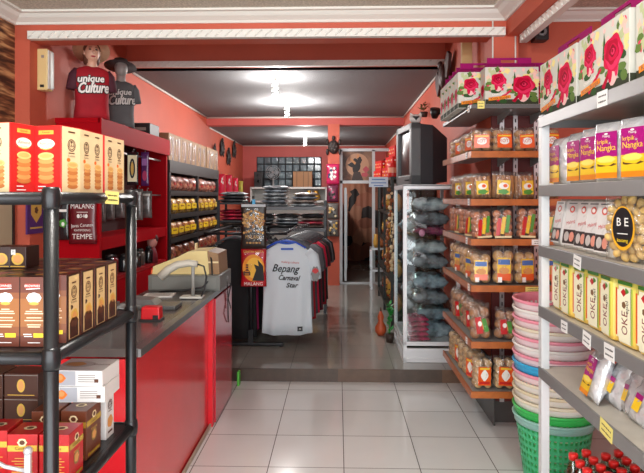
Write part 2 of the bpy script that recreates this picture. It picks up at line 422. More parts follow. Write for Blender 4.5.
strip('trim_14', (1.108, 9.9, 2.806), (1.108, 13.4, 2.806), .012)
# conduits on the column
strip('trim_15', (1.102, YB-.008, 2.3), (1.102, YB-.008, 2.86), .006); strip('trim_16', (1.262, YB-.008, 2.49), (1.262, YB-.008, 2.744), .006)
struct(MB().box((1.19, YB-.008, .17), (.2, .016, .34), mat('dark_grey_shade', (74, 72, 70), .35)).build('shade_band_right')); struct(MB().box((1.98, YB+.19, .17), (1.36, .016, .34), MATS['dark_grey_shade']).build('shade_band_right_bay')); struct(MB().box((1.094, YB+.22, .22), (.012, .6, .44), MATS['dark_grey_shade']).build('shade_band_right_aisle'))  # dark bands added as painted shade under the bread rack
# glass block window in the back wall
GB = mat('glass_block', (108, 128, 136), .08, 0, .5, bump=.7, bscale=26, noise=.5, nscale=7)
GRT = mat('block_grout', (40, 44, 48), .8)
def window():
    x0, x1 = wx(257, 13.4), wx(321.5, 13.4); z0, z1 = 1.5, wz(290, 157, 13.4)
    w = MB(); w.box(((x0+x1)/2, 13.385, (z0+z1)/2), (x1-x0, .03, z1-z0), GRT)
    nx, nz = 9, 6; dx, dz = (x1-x0)/nx, (z1-z0)/nz
    for i in range(nx):
        for j in range(nz):
            w.box((x0+(i+.5)*dx, 13.37, z0+(j+.5)*dz), (dx*.86, .05, dz*.86), GB, bev=.012)
    struct(w.build('window_1'))
window()
# aluminium partition with doorway and a painted panel over it
ALF = mat('door_frame_aluminium', (176, 178, 178), .4, .5); DARKW = mat('dark_room_shade', (52, 40, 36), .8)
YD = 9.86
def partition():
    def X(p): return wx(p, YD)
    root = bpy.data.objects.new('door_1', None); C.objects.link(root); struct(root)
    zt = wz(355, 150, YD); zm = wz(355, 182, YD); f = MB()
    def post(p, w, z0, z1): f.box((X(p), YD, (z0+z1)/2), (w, .06, z1-z0), ALF)
    post(341, .05, .112, zt); post(373.5, .05, .112, zt); post(379, .035, .112, zm); post(396, .05, .112, zt)
    xa, xb = X(340), X(397)
    f.box(((xa+xb)/2, YD, zt), (xb-xa, .06, .05), ALF); f.box(((xa+xb)/2, YD, zm), (xb-xa, .06, .05), ALF)
    f.box(((X(341)+X(397))/2, YD, .122), (X(397)-X(341), .08, .02), ALF)
    # door leaf opened inwards
    f.build('frame', root)
    lf = MB(); lf.box((X(345)+.01, YD+.36, .95), (.04, .62, 1.62), ALF); lf.box((X(345)+.035, YD+.36, 1.0), (.012, .5, 1.3), mat('dark_door_glass', (40, 44, 46), .1)); lf.build('door_leaf', root)
    # painted panel: dark dancer on a brown glow
    pm = MB(); bg = mat('painted_brown_ground', (150, 112, 88), .5, noise=0, nscale=3, rgb2=(70, 52, 44)); dk = mat('painted_black', (28, 24, 24), .5); pk = mat('painted_rose', (176, 74, 84), .5); fl = mat('painted_ochre', (196, 140, 90), .5)
    w, h = X(372)-X(342.5), zt-zm-.05; pm.box(((X(372)+X(342.5))/2, YD+.01, (zt+zm)/2), (w, .02, h), bg)
    F = face_m(((X(372)+X(342.5))/2, YD-.0005, (zt+zm)/2), (1, 0, 0), (0, 0, 1))
    pm.ell(F, .0, .02, .2, .2, mat('painted_glow', (178, 138, 108), .5), .001, 24)
    pm.ell(F, -.02, .0, .07, .13, dk, .002, 16, .12, 3); pm.ell(F, -.09, .02, .07, .04, dk, .0024, 12, .2, 4); pm.ell(F, .04, .1, .04, .06, dk, .0026, 12, .15, 5)
    pm.ell(F, .01, .17, .022, .035, fl, .003); pm.poly(F, [(-.06, -.1), (.05, -.1), (.11, -.26), (-.1, -.26)], mat('painted_shadow', (60, 46, 42), .5), .0022)
    pm.ell(F, .15, -.06, .05, .05, pk, .0021, 14, .15, 4); pm.ell(F, .13, -.15, .06, .04, pk, .0022, 14, .15, 5)
    pm.poly(F, [(-.02, .06), (-.12, .14), (-.14, .12), (-.04, .02)], fl, .0031); pm.build('painted_panel', root)
partition()
sbox('unseen_partition', -.03, .02, 9.9, 13.4, .112, 1.6, DARKW)  # unseen, dark for the room's gloom; kept low so bulb light reaches the curtain
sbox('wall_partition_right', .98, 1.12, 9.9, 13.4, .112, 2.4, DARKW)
# ---------------------------------------------------------------- lights of the room and one added bulb
def bulb(x, y, z, label, e):
    r = thing('ceiling_bulb', label, 'light bulb', (x, y, z), 0, 'spiral bulbs on the ceiling')
    m = MB(); m.lathe([(.05, -.015), (.05, 0)], WHITE); m.lathe([(.028, -.07), (.03, -.015)], WHITE); m.build('bulb_holder', r)
    g = MB(); G = mat('glowing_tube', (255, 252, 246), .3, emit=14.)
    g.tube([(.026*math.cos(t*.5), .026*math.sin(t*.5), -.07-.0042*t*.5*2) for t in range(34)], .009, G, 6); g.build('spiral_tube', r)
    L = bpy.data.lights.new('bulb_light', 'POINT'); L.energy = e; L.shadow_soft_size = .06; L.color = (1, .97, .94)
    o = bpy.data.objects.new('bulb_light', L); C.objects.link(o); o.location = (x, y, z-.19)
bulb(wx(275, 6.5), 6.5, 2.97, 'spiral bulb on the middle ceiling close behind the second beam', 56)
bulb(wx(287, 8.2), 8.2, 2.97, 'bright spiral bulb in the middle of the grey middle ceiling', 100)
bulb(wx(305, 11.2), 11.2, 2.82, 'spiral bulb on the low rear ceiling before the glass blocks', 80)
bulb(-.5, 1.3, 2.93, 'added unseen fill bulb on the front ceiling nearest the shop entrance', 85)  # bulb added out of view to lift the light on the front ceiling
# daylight through the open shop front behind the camera
A = bpy.data.lights.new('shopfront_daylight', 'AREA'); A.shape = 'RECTANGLE'; A.size = 4.6; A.size_y = 2.6; A.energy = 185; A.color = (.93, .97, 1)
ao = bpy.data.objects.new('shopfront_daylight', A); C.objects.link(ao); ao.location = (.1, -1.55, 1.5); ao.rotation_euler = (PI/2, 0, 0)
w = bpy.data.worlds.new('daylight'); bpy.context.scene.world = w; w.use_nodes = True
bg = w.node_tree.nodes['Background']; bg.inputs[0].default_value = (.9, .95, 1, 1); bg.inputs[1].default_value = 1.0
cam = bpy.data.cameras.new('camera'); cam.sensor_width = 36; cam.lens = FPX/644*36; cam.shift_y = -(473/2-HOR)/644; cam.clip_start = .05
co = bpy.data.objects.new('camera', cam); C.objects.link(co); co.location = (0, 0, H); co.rotation_euler = (PI/2, 0, YAW)
sc = bpy.context.scene; sc.camera = co
sc.view_settings.view_transform = 'Standard'; sc.view_settings.look = 'None'; sc.view_settings.gamma = 1; sc.view_settings.use_curve_mapping = False
sc.view_settings.exposure = .1
sc.cycles.transparent_max_bounces = 16; sc.cycles.max_bounces = 8; sc.cycles.caustics_reflective = False; sc.cycles.caustics_refractive = False
# ================================================================ LEFT: black rack with boxed cakes
def black_rack():
    r = thing('shelving_rack', 'black plastic tiered rack full of cake boxes at left front', 'shelf', (0, 0, 0))
    X1, X0, Y1, Y2 = -.66, -1.52, 1.294, 1.80; lv = [1.597, 1.228, .866, .5, .13]
    BP = mat('black_rack_plastic', (20, 22, 25), .32, bump=.05, bscale=200)
    for x in (X1, X0):
        for y in (Y1, Y2):
            p = MB(); p.lathe([(.0165, 0), (.0165, 1.60)], BP, (x, y, .0), 16)
            for z in lv: p.lathe([(.0165, -.026), (.0195, -.02), (.0215, 0), (.0195, .02), (.0165, .026)], BP, (x, y, z), 16)
            p.lathe([(.0195, 1.6), (.019, 1.613), (.012, 1.619)], BP, (x, y, 0), 16); p.build('post', r)
    for z in lv:
        s = MB(); t = .0155
        s.tube([(X1, Y1, z), (X1, Y2, z)], t, BP, 10); s.tube([(X0, Y1, z), (X0, Y2, z)], t, BP, 10)
        s.tube([(X0, Y1, z), (X1, Y1, z)], t, BP, 10); s.tube([(X0, Y2, z), (X1, Y2, z)], t, BP, 10)
        s.box(((X0+X1)/2, (Y1+Y2)/2, z+.006), (X1-X0, Y2-Y1, .012), BP)
        for k in range(5): s.box(((X0+X1)/2, Y1+.06+k*.1, z-.006), (X1-X0-.02, .02, .02), BP)
        s.build('shelf', r)
    return lv
LV = black_rack()
S1, S2, S3 = [z+.0125 for z in LV[:3]]
def cookie_stack(m, F, x, y, w, h, l=.0009):
    n = 7
    for k in range(n):
        yy = y-h/2+(k+.5)*h/n; m.ell(F, x, yy, w/2, h/n*.75, TAN if k % 2 else mat('cookie_ink', (196, 120, 60), .5), l+k*.00008, 16)
    m.ell(F, x, y+h/2-h/n*.3, w/2, h/n*.95, mat('cookie_top_ink', (240, 196, 120), .5), l+n*.00008, 18)
    m.ell(F, x, y+h/2-h/n*.25, w/2.6, h/n*.55, mat('cookie_top_ink2', (226, 172, 96), .5), l+.0007, 18)
def emblem(m, F, x, y, r, l=.0008, ink=BRN):
    m.ring(F, x, y, r, r, r*.16, ink, l); m.ring(F, x, y, r*.72, r*.72, r*.12, ink, l)
    m.text(F, 'A&A', x, y-.0005, r*.6, ink, l); m.ell(F, x, y+r*.5, r*.2, r*.2, ink, l)
    m.rect(F, x, y-r*1.25, r*1.5, r*.18, ink, l)
def cookie_box():
    w, d, h = .086, .078, .170; m = MB()
    m.box((0, 0, h/2), (w, d, h), REDC, bev=.0012)
    SIDE = mat('cream_box_side', (238, 214, 166), .38)
    for sg in (1, -1):
        F = face_m((sg*w/2, 0, h/2), (0, sg, 0), (0, 0, 1)); m.rect(F, 0, 0, d-.004, h-.003, SIDE, .0005)
        m.rect(F, 0, h*.42, d*.35, .004, BRN, .0009); emblem(m, F, 0, h*.22, .016); m.text(F, 'Cookies', 0, h*.06, .006, BRN, .0009)
        m.ell(F, -.012, h*.0, .007, .005, OINK, .0009); cookie_stack(m, F, .004, -h*.24, .042, .062)
    for sg in (-1, 1):
        F = face_m((0, sg*d/2, h/2), (-sg, 0, 0), (0, 0, 1))
        m.rect(F, 0, h*.40, w*.5, .010, GOLD, .0009); m.text(F, 'Roemah', 0, h*.40, .005, REDC, .0012)
        m.ell(F, 0, h*.23, w*.29, .0125, mat('oval_cream', (246, 238, 216), .4), .0009, 22); m.text(F, 'Almond', 0, h*.235, .0085, BRN, .0012); m.text(F, 'COOKIES', 0, h*.175, .004, GRN, .0012)
        m.ell(F, 0, h*.17, w*.2, .005, GOLD, .0008, 16, .1, 4)
        cookie_stack(m, F, 0, -h*.14, .046, .07)
        for k, ww in enumerate((.022, .03)): m.rect(F, -.012+ww/2-.011, -h*.40-k*.009, ww, .0024, WINK, .0009)
    return m.build('cookie_box')
o = cookie_box(); tag(o, 'red cookie box', 'box', 'red and cream cookie boxes on the top tier'); PB = Proto(o)
G1 = 'red and cream cookie boxes on the top tier'
PB.put((wx(12, 1.345)-.031, 1.392, S1), 1.34, 'red and cream cookie box cut off by the left edge on top tier', G1)
PB.put((wx(62, 1.405)-.037, 1.452, S1), -.19, 'red cookie box facing front with white almond oval, by the near post', G1)
for i, px in enumerate((91, 103.5, 115.5, 124.5)):
    y = yx(px, -.675)-.045
    PB.put((-.720, y+.006+(.014 if i==0 else 0), S1), -.0-.02*(i % 2), 'narrow cream cookie box, %s behind the front red one on top tier' % ORD[i], G1)
for i in range(3): PB.put((-.87+i*-.1, 1.62, S1), .05*i, 'cookie box in rear row of top tier, %s from the right' % ORD[i], G1)
# tier two: brown brownie boxes
BG = zgrad_mat('brown_orange_print', (110, 44, 24), (210, 128, 50), .0, .165); DKB = mat('dark_brown_card', (62, 34, 26), .3)
def brownie_box():
    w, d, h = .068, .076, .168; m = MB()
    m.box((0, 0, h/2), (w, d, h), DKB, bev=.001)
    for sg in (-1, 1):
        F = face_m((0, sg*d/2, h/2), (-sg, 0, 0), (0, 0, 1)); m.rect(F, 0, 0, w-.001, h-.001, mat('brown_front_a', (104, 46, 26), .35), .0004)
        m.rect(F, 0, -.006, w-.001, h*.62, mat('brown_front_b', (134, 74, 34), .35), .0005); m.rect(F, 0, -.002, w-.001, h*.4, mat('brown_front_c', (154, 94, 42), .35), .0006)
        m.rect(F, -.004, h*.37, w*.52, .010, mat('wordmark_red', (214, 60, 44), .4), .0009); m.text(F, 'BROWNIES', -.004, h*.37, .0055, WINK, .0012); m.rect(F, -.002, h*.33, w*.5, .002, WINK, .0011, .06)
        m.ell(F, 0, h*.2, w*.26, .0125, WINK, .0009, 22, .05, 8); m.text(F, 'Almond', 0, h*.2, .007, GOLD, .0012); m.ell(F, 0, h*.12, .012, .004, GOLD, .001)
        for k, (yy, ww) in enumerate(((.06, .02), (.03, .04), (.0, .045), (-.06, .036), (-.10, .046), (-.16, .034), (-.19, .03))): m.rect(F, 0, h*yy-.004, ww, .0024, mat('pale_lines', (238, 214, 180), .5), .0009)
        m.rect(F, .012, -h*.335, .026, .010, YINK, .0009); m.rect(F, -.016, -h*.32, .02, .002, WINK, .0009); m.rect(F, -.014, -h*.35, .02, .002, WINK, .0009); m.rect(F, 0, -h*.44, .03, .002, WINK, .0009)
    for sg in (1, -1):
        F = face_m((sg*w/2, 0, h/2), (0, sg, 0), (0, 0, 1)); m.rect(F, 0, 0, d*.72, h*.93, mat('tan_box_side', (218, 188, 132), .4), .0005)
        m.rect(F, 0, h*.36, d*.3, .0035, BRN, .0009); emblem(m, F, 0, h*.22, .0155); m.text(F, 'Brownies', 0, h*.07, .006, BRN, .0009)
        m.ell(F, -.012, h*.0, .006, .006, DKB, .0009, 10, .2, 3); m.ell(F, .002, -h*.14, .019, .017, GOLD, .0009, 18, .1, 5); m.ell(F, .002, -h*.14, .012, .011, TAN, .001, 14)
        m.rect(F, 0, -h*.34, d*.6, h*.23, DKB, .0009); m.ell(F, 0, -h*.23, d*.3, .012, mat('choc_ink', (84, 46, 30), .4), .001, 16, .08, 6)
    F = face_m((0, 0, h), (1, 0, 0), (0, 1, 0)); m.ell(F, 0, 0, .018, .012, TAN, .0008); m.rect(F, 0, .024, .04, .004, mat('grey_ink', (150, 140, 132), .5), .0008); m.rect(F, 0, -.024, .04, .003, mat('grey_ink', (150, 140, 132)), .0008)
    o = m.build('brownie_box'); return tag(o, 'brownie box', 'box')
PBR = Proto(brownie_box()); G2 = 'brown brownie boxes on the second tier'
fr = ['brown brownie box cut off by the left edge, front of second tier', 'brown and orange brownie box beside near post, front of second tier']
for i, x in enumerate((-.798, -.7285)):
    PBR.put((x, 1.385, S2), 0, fr[i], G2)
for c in range(6):
    for k, px in enumerate((80.5, 94, 106, 117)):
        if c == 0: y = yx(px, -.665)-.035
        else: y = 1.477+k*.083
        PBR.put((-.70-.0715*c, y, S2), R.uniform(-.015, .015), 'brownie box, %s column from the right and %s row behind the front, second tier' % (ORD[c], ORD[k]), G2)
def small_choc():
    m = MB(); w, d, h = .046, .062, .058; m.box((0, 0, h/2), (w, d, h), mat('choc_box_card', (52, 30, 26), .3), bev=.001)
    F = face_m((0, -d/2, h/2), (1, 0, 0), (0, 0, 1)); m.ell(F, 0, -.004, .017, .016, GOLD, .0008); m.ell(F, 0, -.004, .012, .011, TAN, .001, 14, .1, 5); m.rect(F, -.012, .014, .012, .014, WINK, .001)
    for k in range(4): m.rect(F, -.012, .009+k*.0035, .009, .0012, INK, .0013)
    m.rect(F, 0, -.024, .04, .003, GOLD, .0008); return tag(m.build('chocolate_box'), 'box', 'box')
P = Proto(small_choc())
P.put((wx(1.5, 1.5), 1.53, S2+.169), .02, 'small dark chocolate box with barcode at left edge atop brownie boxes', 'small dark boxes on the second tier')
P.put((wx(18.5, 1.5), 1.53, S2+.169), -.05, 'small dark chocolate box atop brownie boxes, right one of the pair', 'small dark boxes on the second tier')
# tier three
def gift_box(name, card, dark, w, d, h):
    m = MB(); m.box((0, 0, h/2), (w, d, h), card, bev=.0014)
    for sg, F in ((0, face_m((0, -d/2, h/2), (1, 0, 0), (0, 0, 1))), (1, face_m((w/2, 0, h/2), (0, 1, 0), (0, 0, 1))), (2, face_m((-w/2, 0, h/2), (0, -1, 0), (0, 0, 1)))):
        ww = w if sg == 0 else d
        m.rect(F, 0, h*.22, ww-.002, h*.12, mat('gold_band', (222, 182, 74), .25, .5), .0006); m.ell(F, 0, h*.34, .012, .010, CREAM, .0012, 14, .1, 6); m.ell(F, 0, h*.34, .007, .006, BRN, .0015)
        m.text(F, 'Cookies', 0, h*.22, .008, BRN, .0012)
        if sg == 0:
            for k in range(7): m.rect(F, 0, h*.02-k*h*.055, ww*(.5+.2*(k % 2)), .002, dark, .0008)
        else:
            m.ell(F, 0, -h*.08, .016, .017, mat('olive_print', (146, 120, 66), .5), .0008); m.ell(F, 0, -h*.08, .011, .012, TAN, .001, 14, .15, 5); m.text(F, 'Almond', 0, h*.06, .008, GOLD, .0009)
        m.rect(F, 0, -h*.42, ww*.8, h*.06, mat('gold_band', (0, 0, 0)), .0008)
    F = face_m((0, 0, h), (1, 0, 0), (0, 1, 0)); m.ell(F, 0, 0, .016, .012, CREAM, .0008, 14, .1, 6); m.ell(F, .0, .0, .009, .007, BRN, .001)
    return tag(m.build(name), 'box', 'box')
PRD = Proto(gift_box('red_gift_box', mat('red_gift_card', (186, 24, 28), .28), GOLD, .076, .080, .125))
PBN = Proto(gift_box('brown_gift_box', mat('brown_gift_card', (104, 54, 34), .3), TAN, .072, .088, .135))
G3 = 'gold banded gift boxes on the third tier'
PRD.put((wx(58, 1.41)-.01, 1.45, S3), .0, 'red gold banded box behind near post at the shelf edge', G3)
PRD.put((wx(58, 1.41)-.092, 1.45, S3), .03, 'red gold banded box left of the post, third tier', G3)
PRD.put((wx(58, 1.41)-.182, 1.47, S3), .05, 'red gold banded box at far left, third tier', G3)
PBN.put((-.722, 1.585, S3), -.04, 'brown gold banded box in front of the white side box', G3)
PBN.put((-.803, 1.58, S3), .02, 'brown gold banded box, left neighbour of the shelf edge one', G3)
PWB = Proto(tag((lambda m: (m.box((0, 0, .0675), (.07, .055, .135), mat('white_card', (226, 224, 220), .35), bev=.001),
     [emblem(m, face_m((.035, 0, .0675), (0, 1, 0), (0, 0, 1)), 0, .03, .015), m.ell(face_m((.035, 0, .0675), (0, 1, 0), (0, 0, 1)), 0, -.02, .018, .018, TAN, .0009, 16, .08, 5), m.rect(face_m((.035, 0, .0675), (0, 1, 0), (0, 0, 1)), 0, -.05, .03, .006, BRN, .0009)], m)[-1])(MB()).build('white_cookie_box'), 'upright white box with a biscuit picture near the far post', 'box'))
PWB.put((-.722, 1.70, S3), -.03)
def slim():
    m = MB(); w, d, h = .15, .12, .045; m.box((0, 0, h/2), (w, d, h), mat('white_card', (226, 224, 220), .35), bev=.0012)
    F = face_m((0, -d/2, h/2), (1, 0, 0), (0, 0, 1)); m.rect(F, -.028, 0, .05, h*.9, mat('silver_print', (170, 172, 178), .3), .0005); m.ell(F, -.05, .0, .018, .013, OINK, .0009, 14, .1, 5); m.ell(F, -.05, .002, .011, .008, TAN, .0011)
    for k in range(4): m.rect(F, .03, .009-k*.006, .05, .0022, mat('grey_ink', (150, 140, 132)), .0008)
    m.rect(F, .058, -.006, .012, .010, BRN, .0009)
    F = face_m((0, 0, h), (1, 0, 0), (0, 1, 0)); m.ell(F, -.02, 0, .05, .03, mat('pale_print', (196, 190, 186), .4), .0006); m.ell(F, -.03, 0, .03, .02, TAN, .0009, 14, .1, 5); m.text(F, 'Almond', .045, 0, .012, BRN, .0009)
    return tag(m.build('flat_cake_box'), 'box', 'box')
PS = Proto(slim()); zt = S3+.1355
PS.put((-.742, 1.665, zt), .03, 'flat white cake box, lower one of two above the brown boxes', 'flat white boxes on the third tier')
PS.put((-.745, 1.667, zt+.0455), -.02, 'flat white cake box, upper one of two above the brown boxes', 'flat white boxes on the third tier')
def med():
    m = MB(); w, d, h = .10, .075, .07; m.box((0, 0, h/2), (w, d, h), mat('brown_medal_card', (70, 40, 30), .3), bev=.001)
    F = face_m((0, -d/2, h/2), (1, 0, 0), (0, 0, 1)); m.ell(F, 0, .0, .012, .019, GOLD, .0008); m.ell(F, 0, 0, .008, .014, TAN, .001, 14, .1, 5); m.rect(F, 0, -.027, .08, .002, GOLD, .0008)
    m.rect(F, 0, .03, .098, .0015, mat('grey_ink', (150, 140, 132)), .0008)
    return tag(m.build('brown_cake_box'), 'box', 'box')
PM = Proto(med()); G4 = 'brown medallion boxes on the third tier'
for c in range(3):
    for k in range(3):
        PM.put((-.915-c*.104, 1.66, S3+k*.0705), -.02, 'brown medallion box, %s layer up and %s from the right, third tier' % (ORD[k], ORD[c]), G4)
# silver holder in front of the red boxes
m = MB(); SV = mat('silver_paint', (214, 214, 216), .3, .4); x0 = wx(27, 1.36)
t = thing('scoop_holder', 'silver bent metal holder in front of the red gift boxes', 'holder', (x0, 1.365, S3))
m.box((0, 0, .05), (.016, .012, .10), SV, bev=.003); m.ball((0, 0, .104), .011, SV); m.build('upright', t)
m = MB(); m.tube([(0, 0, .055), (-.05, -.01, .07), (-.075, -.012, .085)], .005, SV); m.build('arm', t); MB().box((-.02, 0, .004), (.09, .05, .008), SV, bev=.002).build('base', t)
# price tag on the rack
def price_tag(name, w, h, card, n, sd):
    m = MB(); m.box((0, 0, 0), (w, .0012, h), card); F = face_m((0, -.0006, 0), (1, 0, 0), (0, 0, 1)); rr = random.Random(sd)
    for k in range(2):
        x = -w*.36
        while x < w*.34:
            q = rr.uniform(.04, .1)*w; m.rect(F, x+q/2, h*(.17-.36*k), q*.75, h*rr.uniform(.06, .13), INK, .0005, rr.uniform(-.3, .3)); x += q
    return m.build(name)
YC = mat('yellow_card', (240, 226, 130), .6); WC = mat('white_tag_card', (240, 240, 238), .6)
o = price_tag('price_tag', .060, .036, YC, 2, 1); o.location = (-.6405, 1.60, 1.598); o.rotation_euler = (0, .05, PI/2-.25); tag(o, 'yellow handwritten price tag on the black rack top rail', 'price tag')
# clear tub on the top tier behind
t = thing('plastic_tub', 'clear plastic tub with barcode sticker behind the cookie boxes', 'tub', (wx(33, 1.72), 1.70, S1))
m = MB(); m.lathe([(.028, 0), (.032, .20), (.034, .205)], film_mat('tub_plastic', gloss=.2, bump=.2), n=20, cap=False); m.build('tub', t); m = MB(); m.box((0, -.0335, .165), (.035, .002, .03), WINK)
for k in range(7): m.rect(face_m((0, -.0346, .165), (1, 0, 0), (0, 0, 1)), -.013+k*.0042, 0, .0018, .02, INK)
m.build('barcode_sticker', t)

# ================================================================ emergency lamp, board, banners at the left wall
t = thing('emergency_lamp', 'cream emergency lamp with white tube on the left wall', 'lamp', (-2.25, 4.24, 2.4))
CP = mat('cream_plastic', (226, 200, 140), .45); m = MB(); m.box((.04, 0, .155), (.08, .085, .31), CP, bev=.008); m.box((.04, -.0435, .03), (.03, .003, .02), BLACK); m.box((.045, -.0435, .25), (.02, .003, .02), mat('grey_ink', (150, 140, 132))); m.build('housing', t)
m = MB(); m.tube([(.088, .015, .02), (.088, .015, .29)], .014, mat('lamp_tube', (240, 244, 240), .2)); m.build('tube', t)
m = MB(); m.box((.083, 0, .155), (.006, .075, .29), WHITE, bev=.002); m.build('reflector', t)
t = thing('framed_board', 'beige board with black edge standing behind the rack at left', 'board', (0, 0, 0))
x0 = -2.345; m = MB(); m.box((x0, 3.75, 1.35), (.02, .55, .7), mat('beige_board', (190, 176, 146), .7)); m.build('panel', t)
m = MB()
for y in (3.465, 4.035): m.box((x0+.002, y, 1.35), (.026, .03, .76), BLACK)
for z in (.985, 1.715): m.box((x0+.002, 3.75, z), (.026, .6, .03), BLACK)
m.build('frame', t)
m = MB(); ya, yb = yx(27.5, -2.235), yx(45, -2.235); zb, za = wz(36, 199, 4.22), wz(36, 229, 4.22); PU = mat('purple_cloth', (84, 40, 112), .7); wp_ = yb-ya; hp = zb-za+.06
m.box((-2.243, (ya+yb)/2, (za+zb)/2), (.012, wp_, hp), PU); F = face_m((-2.2368, (ya+yb)/2, (za+zb)/2), (0, 1, 0), (0, 0, 1))
m.poly(F, [(-.3*wp_, .08), (0, .095), (.3*wp_, .08), (.3*wp_, .0), (0, -.065), (-.3*wp_, 0)], GOLD, .001); m.ell(F, 0, .03, .1*wp_, .025, BRN, .0014, 12, .2, 5); m.rect(F, 0, -.1, .7*wp_, .012, GOLD, .001)
tag(m.build('pennant'), 'purple pennant with a gold shield on the left wall', 'pennant')

# ================================================================ red display unit on the left wall
RP = mat('red_lacquer', (168, 12, 24), .55, spec=.04); RPD = mat('red_lacquer_dark', (160, 14, 24), .4)
XF, UY0, UY1 = -1.9, 4.5, 6.28
t = thing('display_cabinet', 'red display cabinet with open shelves along the left wall', 'cabinet', (0, 0, 0))
def part(name, p, *boxes):
    m = MB()
    for c, d, mt in boxes: m.box(c, d, mt)
    return m.build(name, p)
zT = 2.23
part('top_board', t, ((-2.07, (UY0+UY1)/2, zT-.02), (.36, UY1-UY0+.06, .04), RP), ((XF+.012, (UY0+UY1)/2, zT-.085), (.025, UY1-UY0+.06, .17), RP))
part('side_panel', t, ((-2.07, UY0, 1.165), (.35, .04, 2.09), RP)); part('side_panel', t, ((-2.07, UY1-.02, 1.165), (.35, .04, 2.09), RP))
part('back_panel', t, ((-2.235, (UY0+UY1)/2, 1.16), (.02, UY1-UY0, 2.1), mat('dark_back_board', (54, 26, 26), .6)))
part('shelf', t, ((-2.07, (UY0+UY1)/2, 1.22), (.34, UY1-UY0-.08, .1), RP)); part('shelf', t, ((-2.07, (UY0+UY1)/2, .9), (.34, UY1-UY0-.08, .03), RPD))
part('lower_panel', t, ((XF-.01, (UY0+UY1)/2, .5), (.02, UY1-UY0-.04, .76), RP))
rail = part('hanging_rail', t, ((-1.96, (UY0+UY1)/2, 1.62), (.015, UY1-UY0-.08, .015), STEEL), ((-1.96, (UY0+UY1)/2, 2.0), (.015, UY1-UY0-.08, .015), STEEL))
# hanging souvenirs
def hang_pack(name, px0, px1, py0, py1, Y, front, deco, label, cat, grp=None, t_=.02):
    x0, x1 = wx(px0, Y), wx(px1, Y); z0, z1 = wz((px0+px1)/2, py1, Y), wz((px0+px1)/2, py0, Y)
    m = MB(); w, h = x1-x0, z1-z0; m.pillow(w, h, t_, front, 8, 10, .002, int(px0)); F = face_m((0, -t_/2-.001, h/2), (1, 0, 0), (0, 0, 1)); deco(m, F, w, h)
    m.tube([(0, 0, h-.005), (0, .012, h+.02), (0, .03, h+.03), (0, .05, h+.02)], .003, STEEL, 5)
    o = m.build(name); o.location = ((x0+x1)/2, Y, z0); return tag(o, label, cat, grp)
def d_book(m, F, w, h):
    m.rect(F, 0, 0, w*.8, h*.8, mat('pale_yellow_print', (216, 206, 170), .4), .001); m.ring(F, .0, .0, w*.25, h*.3, .02, INK, .002); m.ell(F, 0, 0, w*.13, h*.2, mat('ochre_print', (190, 150, 70), .5), .0024)
hang_pack('hanging_pouch', 127, 138.5, 152, 185, 5.05, mat('black_pouch', (30, 30, 34), .25, coat=.6), d_book, 'black hanging pouch with a pale oval print in the red cabinet', 'pouch')
hang_pack('hanging_pouch', 141, 149, 152, 186, 5.6, mat('violet_pouch', (96, 44, 104), .25, coat=.6), lambda m, F, w, h: (m.rect(F, 0, h*.2, w*.7, h*.2, mat('lilac', (170, 110, 180), .5), .001), m.ell(F, 0, -h*.2, w*.3, h*.15, mat('rose_print', (200, 60, 110), .5), .001)), 'violet hanging pouch beside the black one in the red cabinet', 'pouch')
GB1 = mat('grey_bagged_cloth', (116, 110, 108), .25, coat=.8, noise=.5, nscale=18, bump=.5, bscale=18)
for i, (a, b) in enumerate(((98, 106), (106, 115), (115, 125), (126, 135), (134, 143), (142, 152))):
    hang_pack('hanging_bag', a, b, 189+i % 2*2, 222-(i % 3)*2, 4.9+i*.12, GB1, lambda m, F, w, h: m.rect(F, 0, h*.36, w*.8, h*.08, mat('pale_header', (190, 186, 180), .4), .001), 'grey clear wrapped bag hanging in the red cabinet, %s from the left' % ORD[i], 'bag', 'grey bags hanging in the red cabinet', .05)
def d_mal(m, F, w, h):
    m.text(F, 'MALANG', 0, h*.27, h*.11, WINK, .003, w*.82); m.text(F, '1344', 0, h*.07, h*.08, WINK, .003); m.rect(F, 0, h*.15, w*.4, .004, WINK, .003)
    m.ell(F, -w*.14, h*.07, .012, .016, WINK, .0029); m.ell(F, w*.14, h*.07, .012, .016, WINK, .0029)
    m.text(F, 'Javas Cenatex', 0, -h*.12, h*.07, WINK, .003, w*.8, .06); m.text(F, 'KAMPOENG', 0, -h*.22, h*.045, WINK, .003); m.text(F, 'TEMPE', 0, -h*.35, h*.11, WINK, .003, w*.72)
hang_pack('printed_pouch', 69, 97, 195, 244, 4.44, mat('maroon_pouch', (104, 16, 28), .3, coat=.6), d_mal, 'maroon pouch lettered MALANG and TEMPE on the cabinet side', 'pouch')
hang_pack('printed_pouch', 58.5, 69, 198, 240, 4.43, mat('black_pouch', (30, 30, 34)), lambda m, F, w, h: (m.ell(F, 0, -h*.1, w*.35, h*.1, GRN, .002, 14, .15, 5), m.rect(F, 0, h*.2, w*.7, h*.06, WINK, .002), m.ell(F, .0, -h*.12, w*.15, h*.05, WINK, .0026)), 'black pouch with green print left of the maroon pouch', 'pouch')
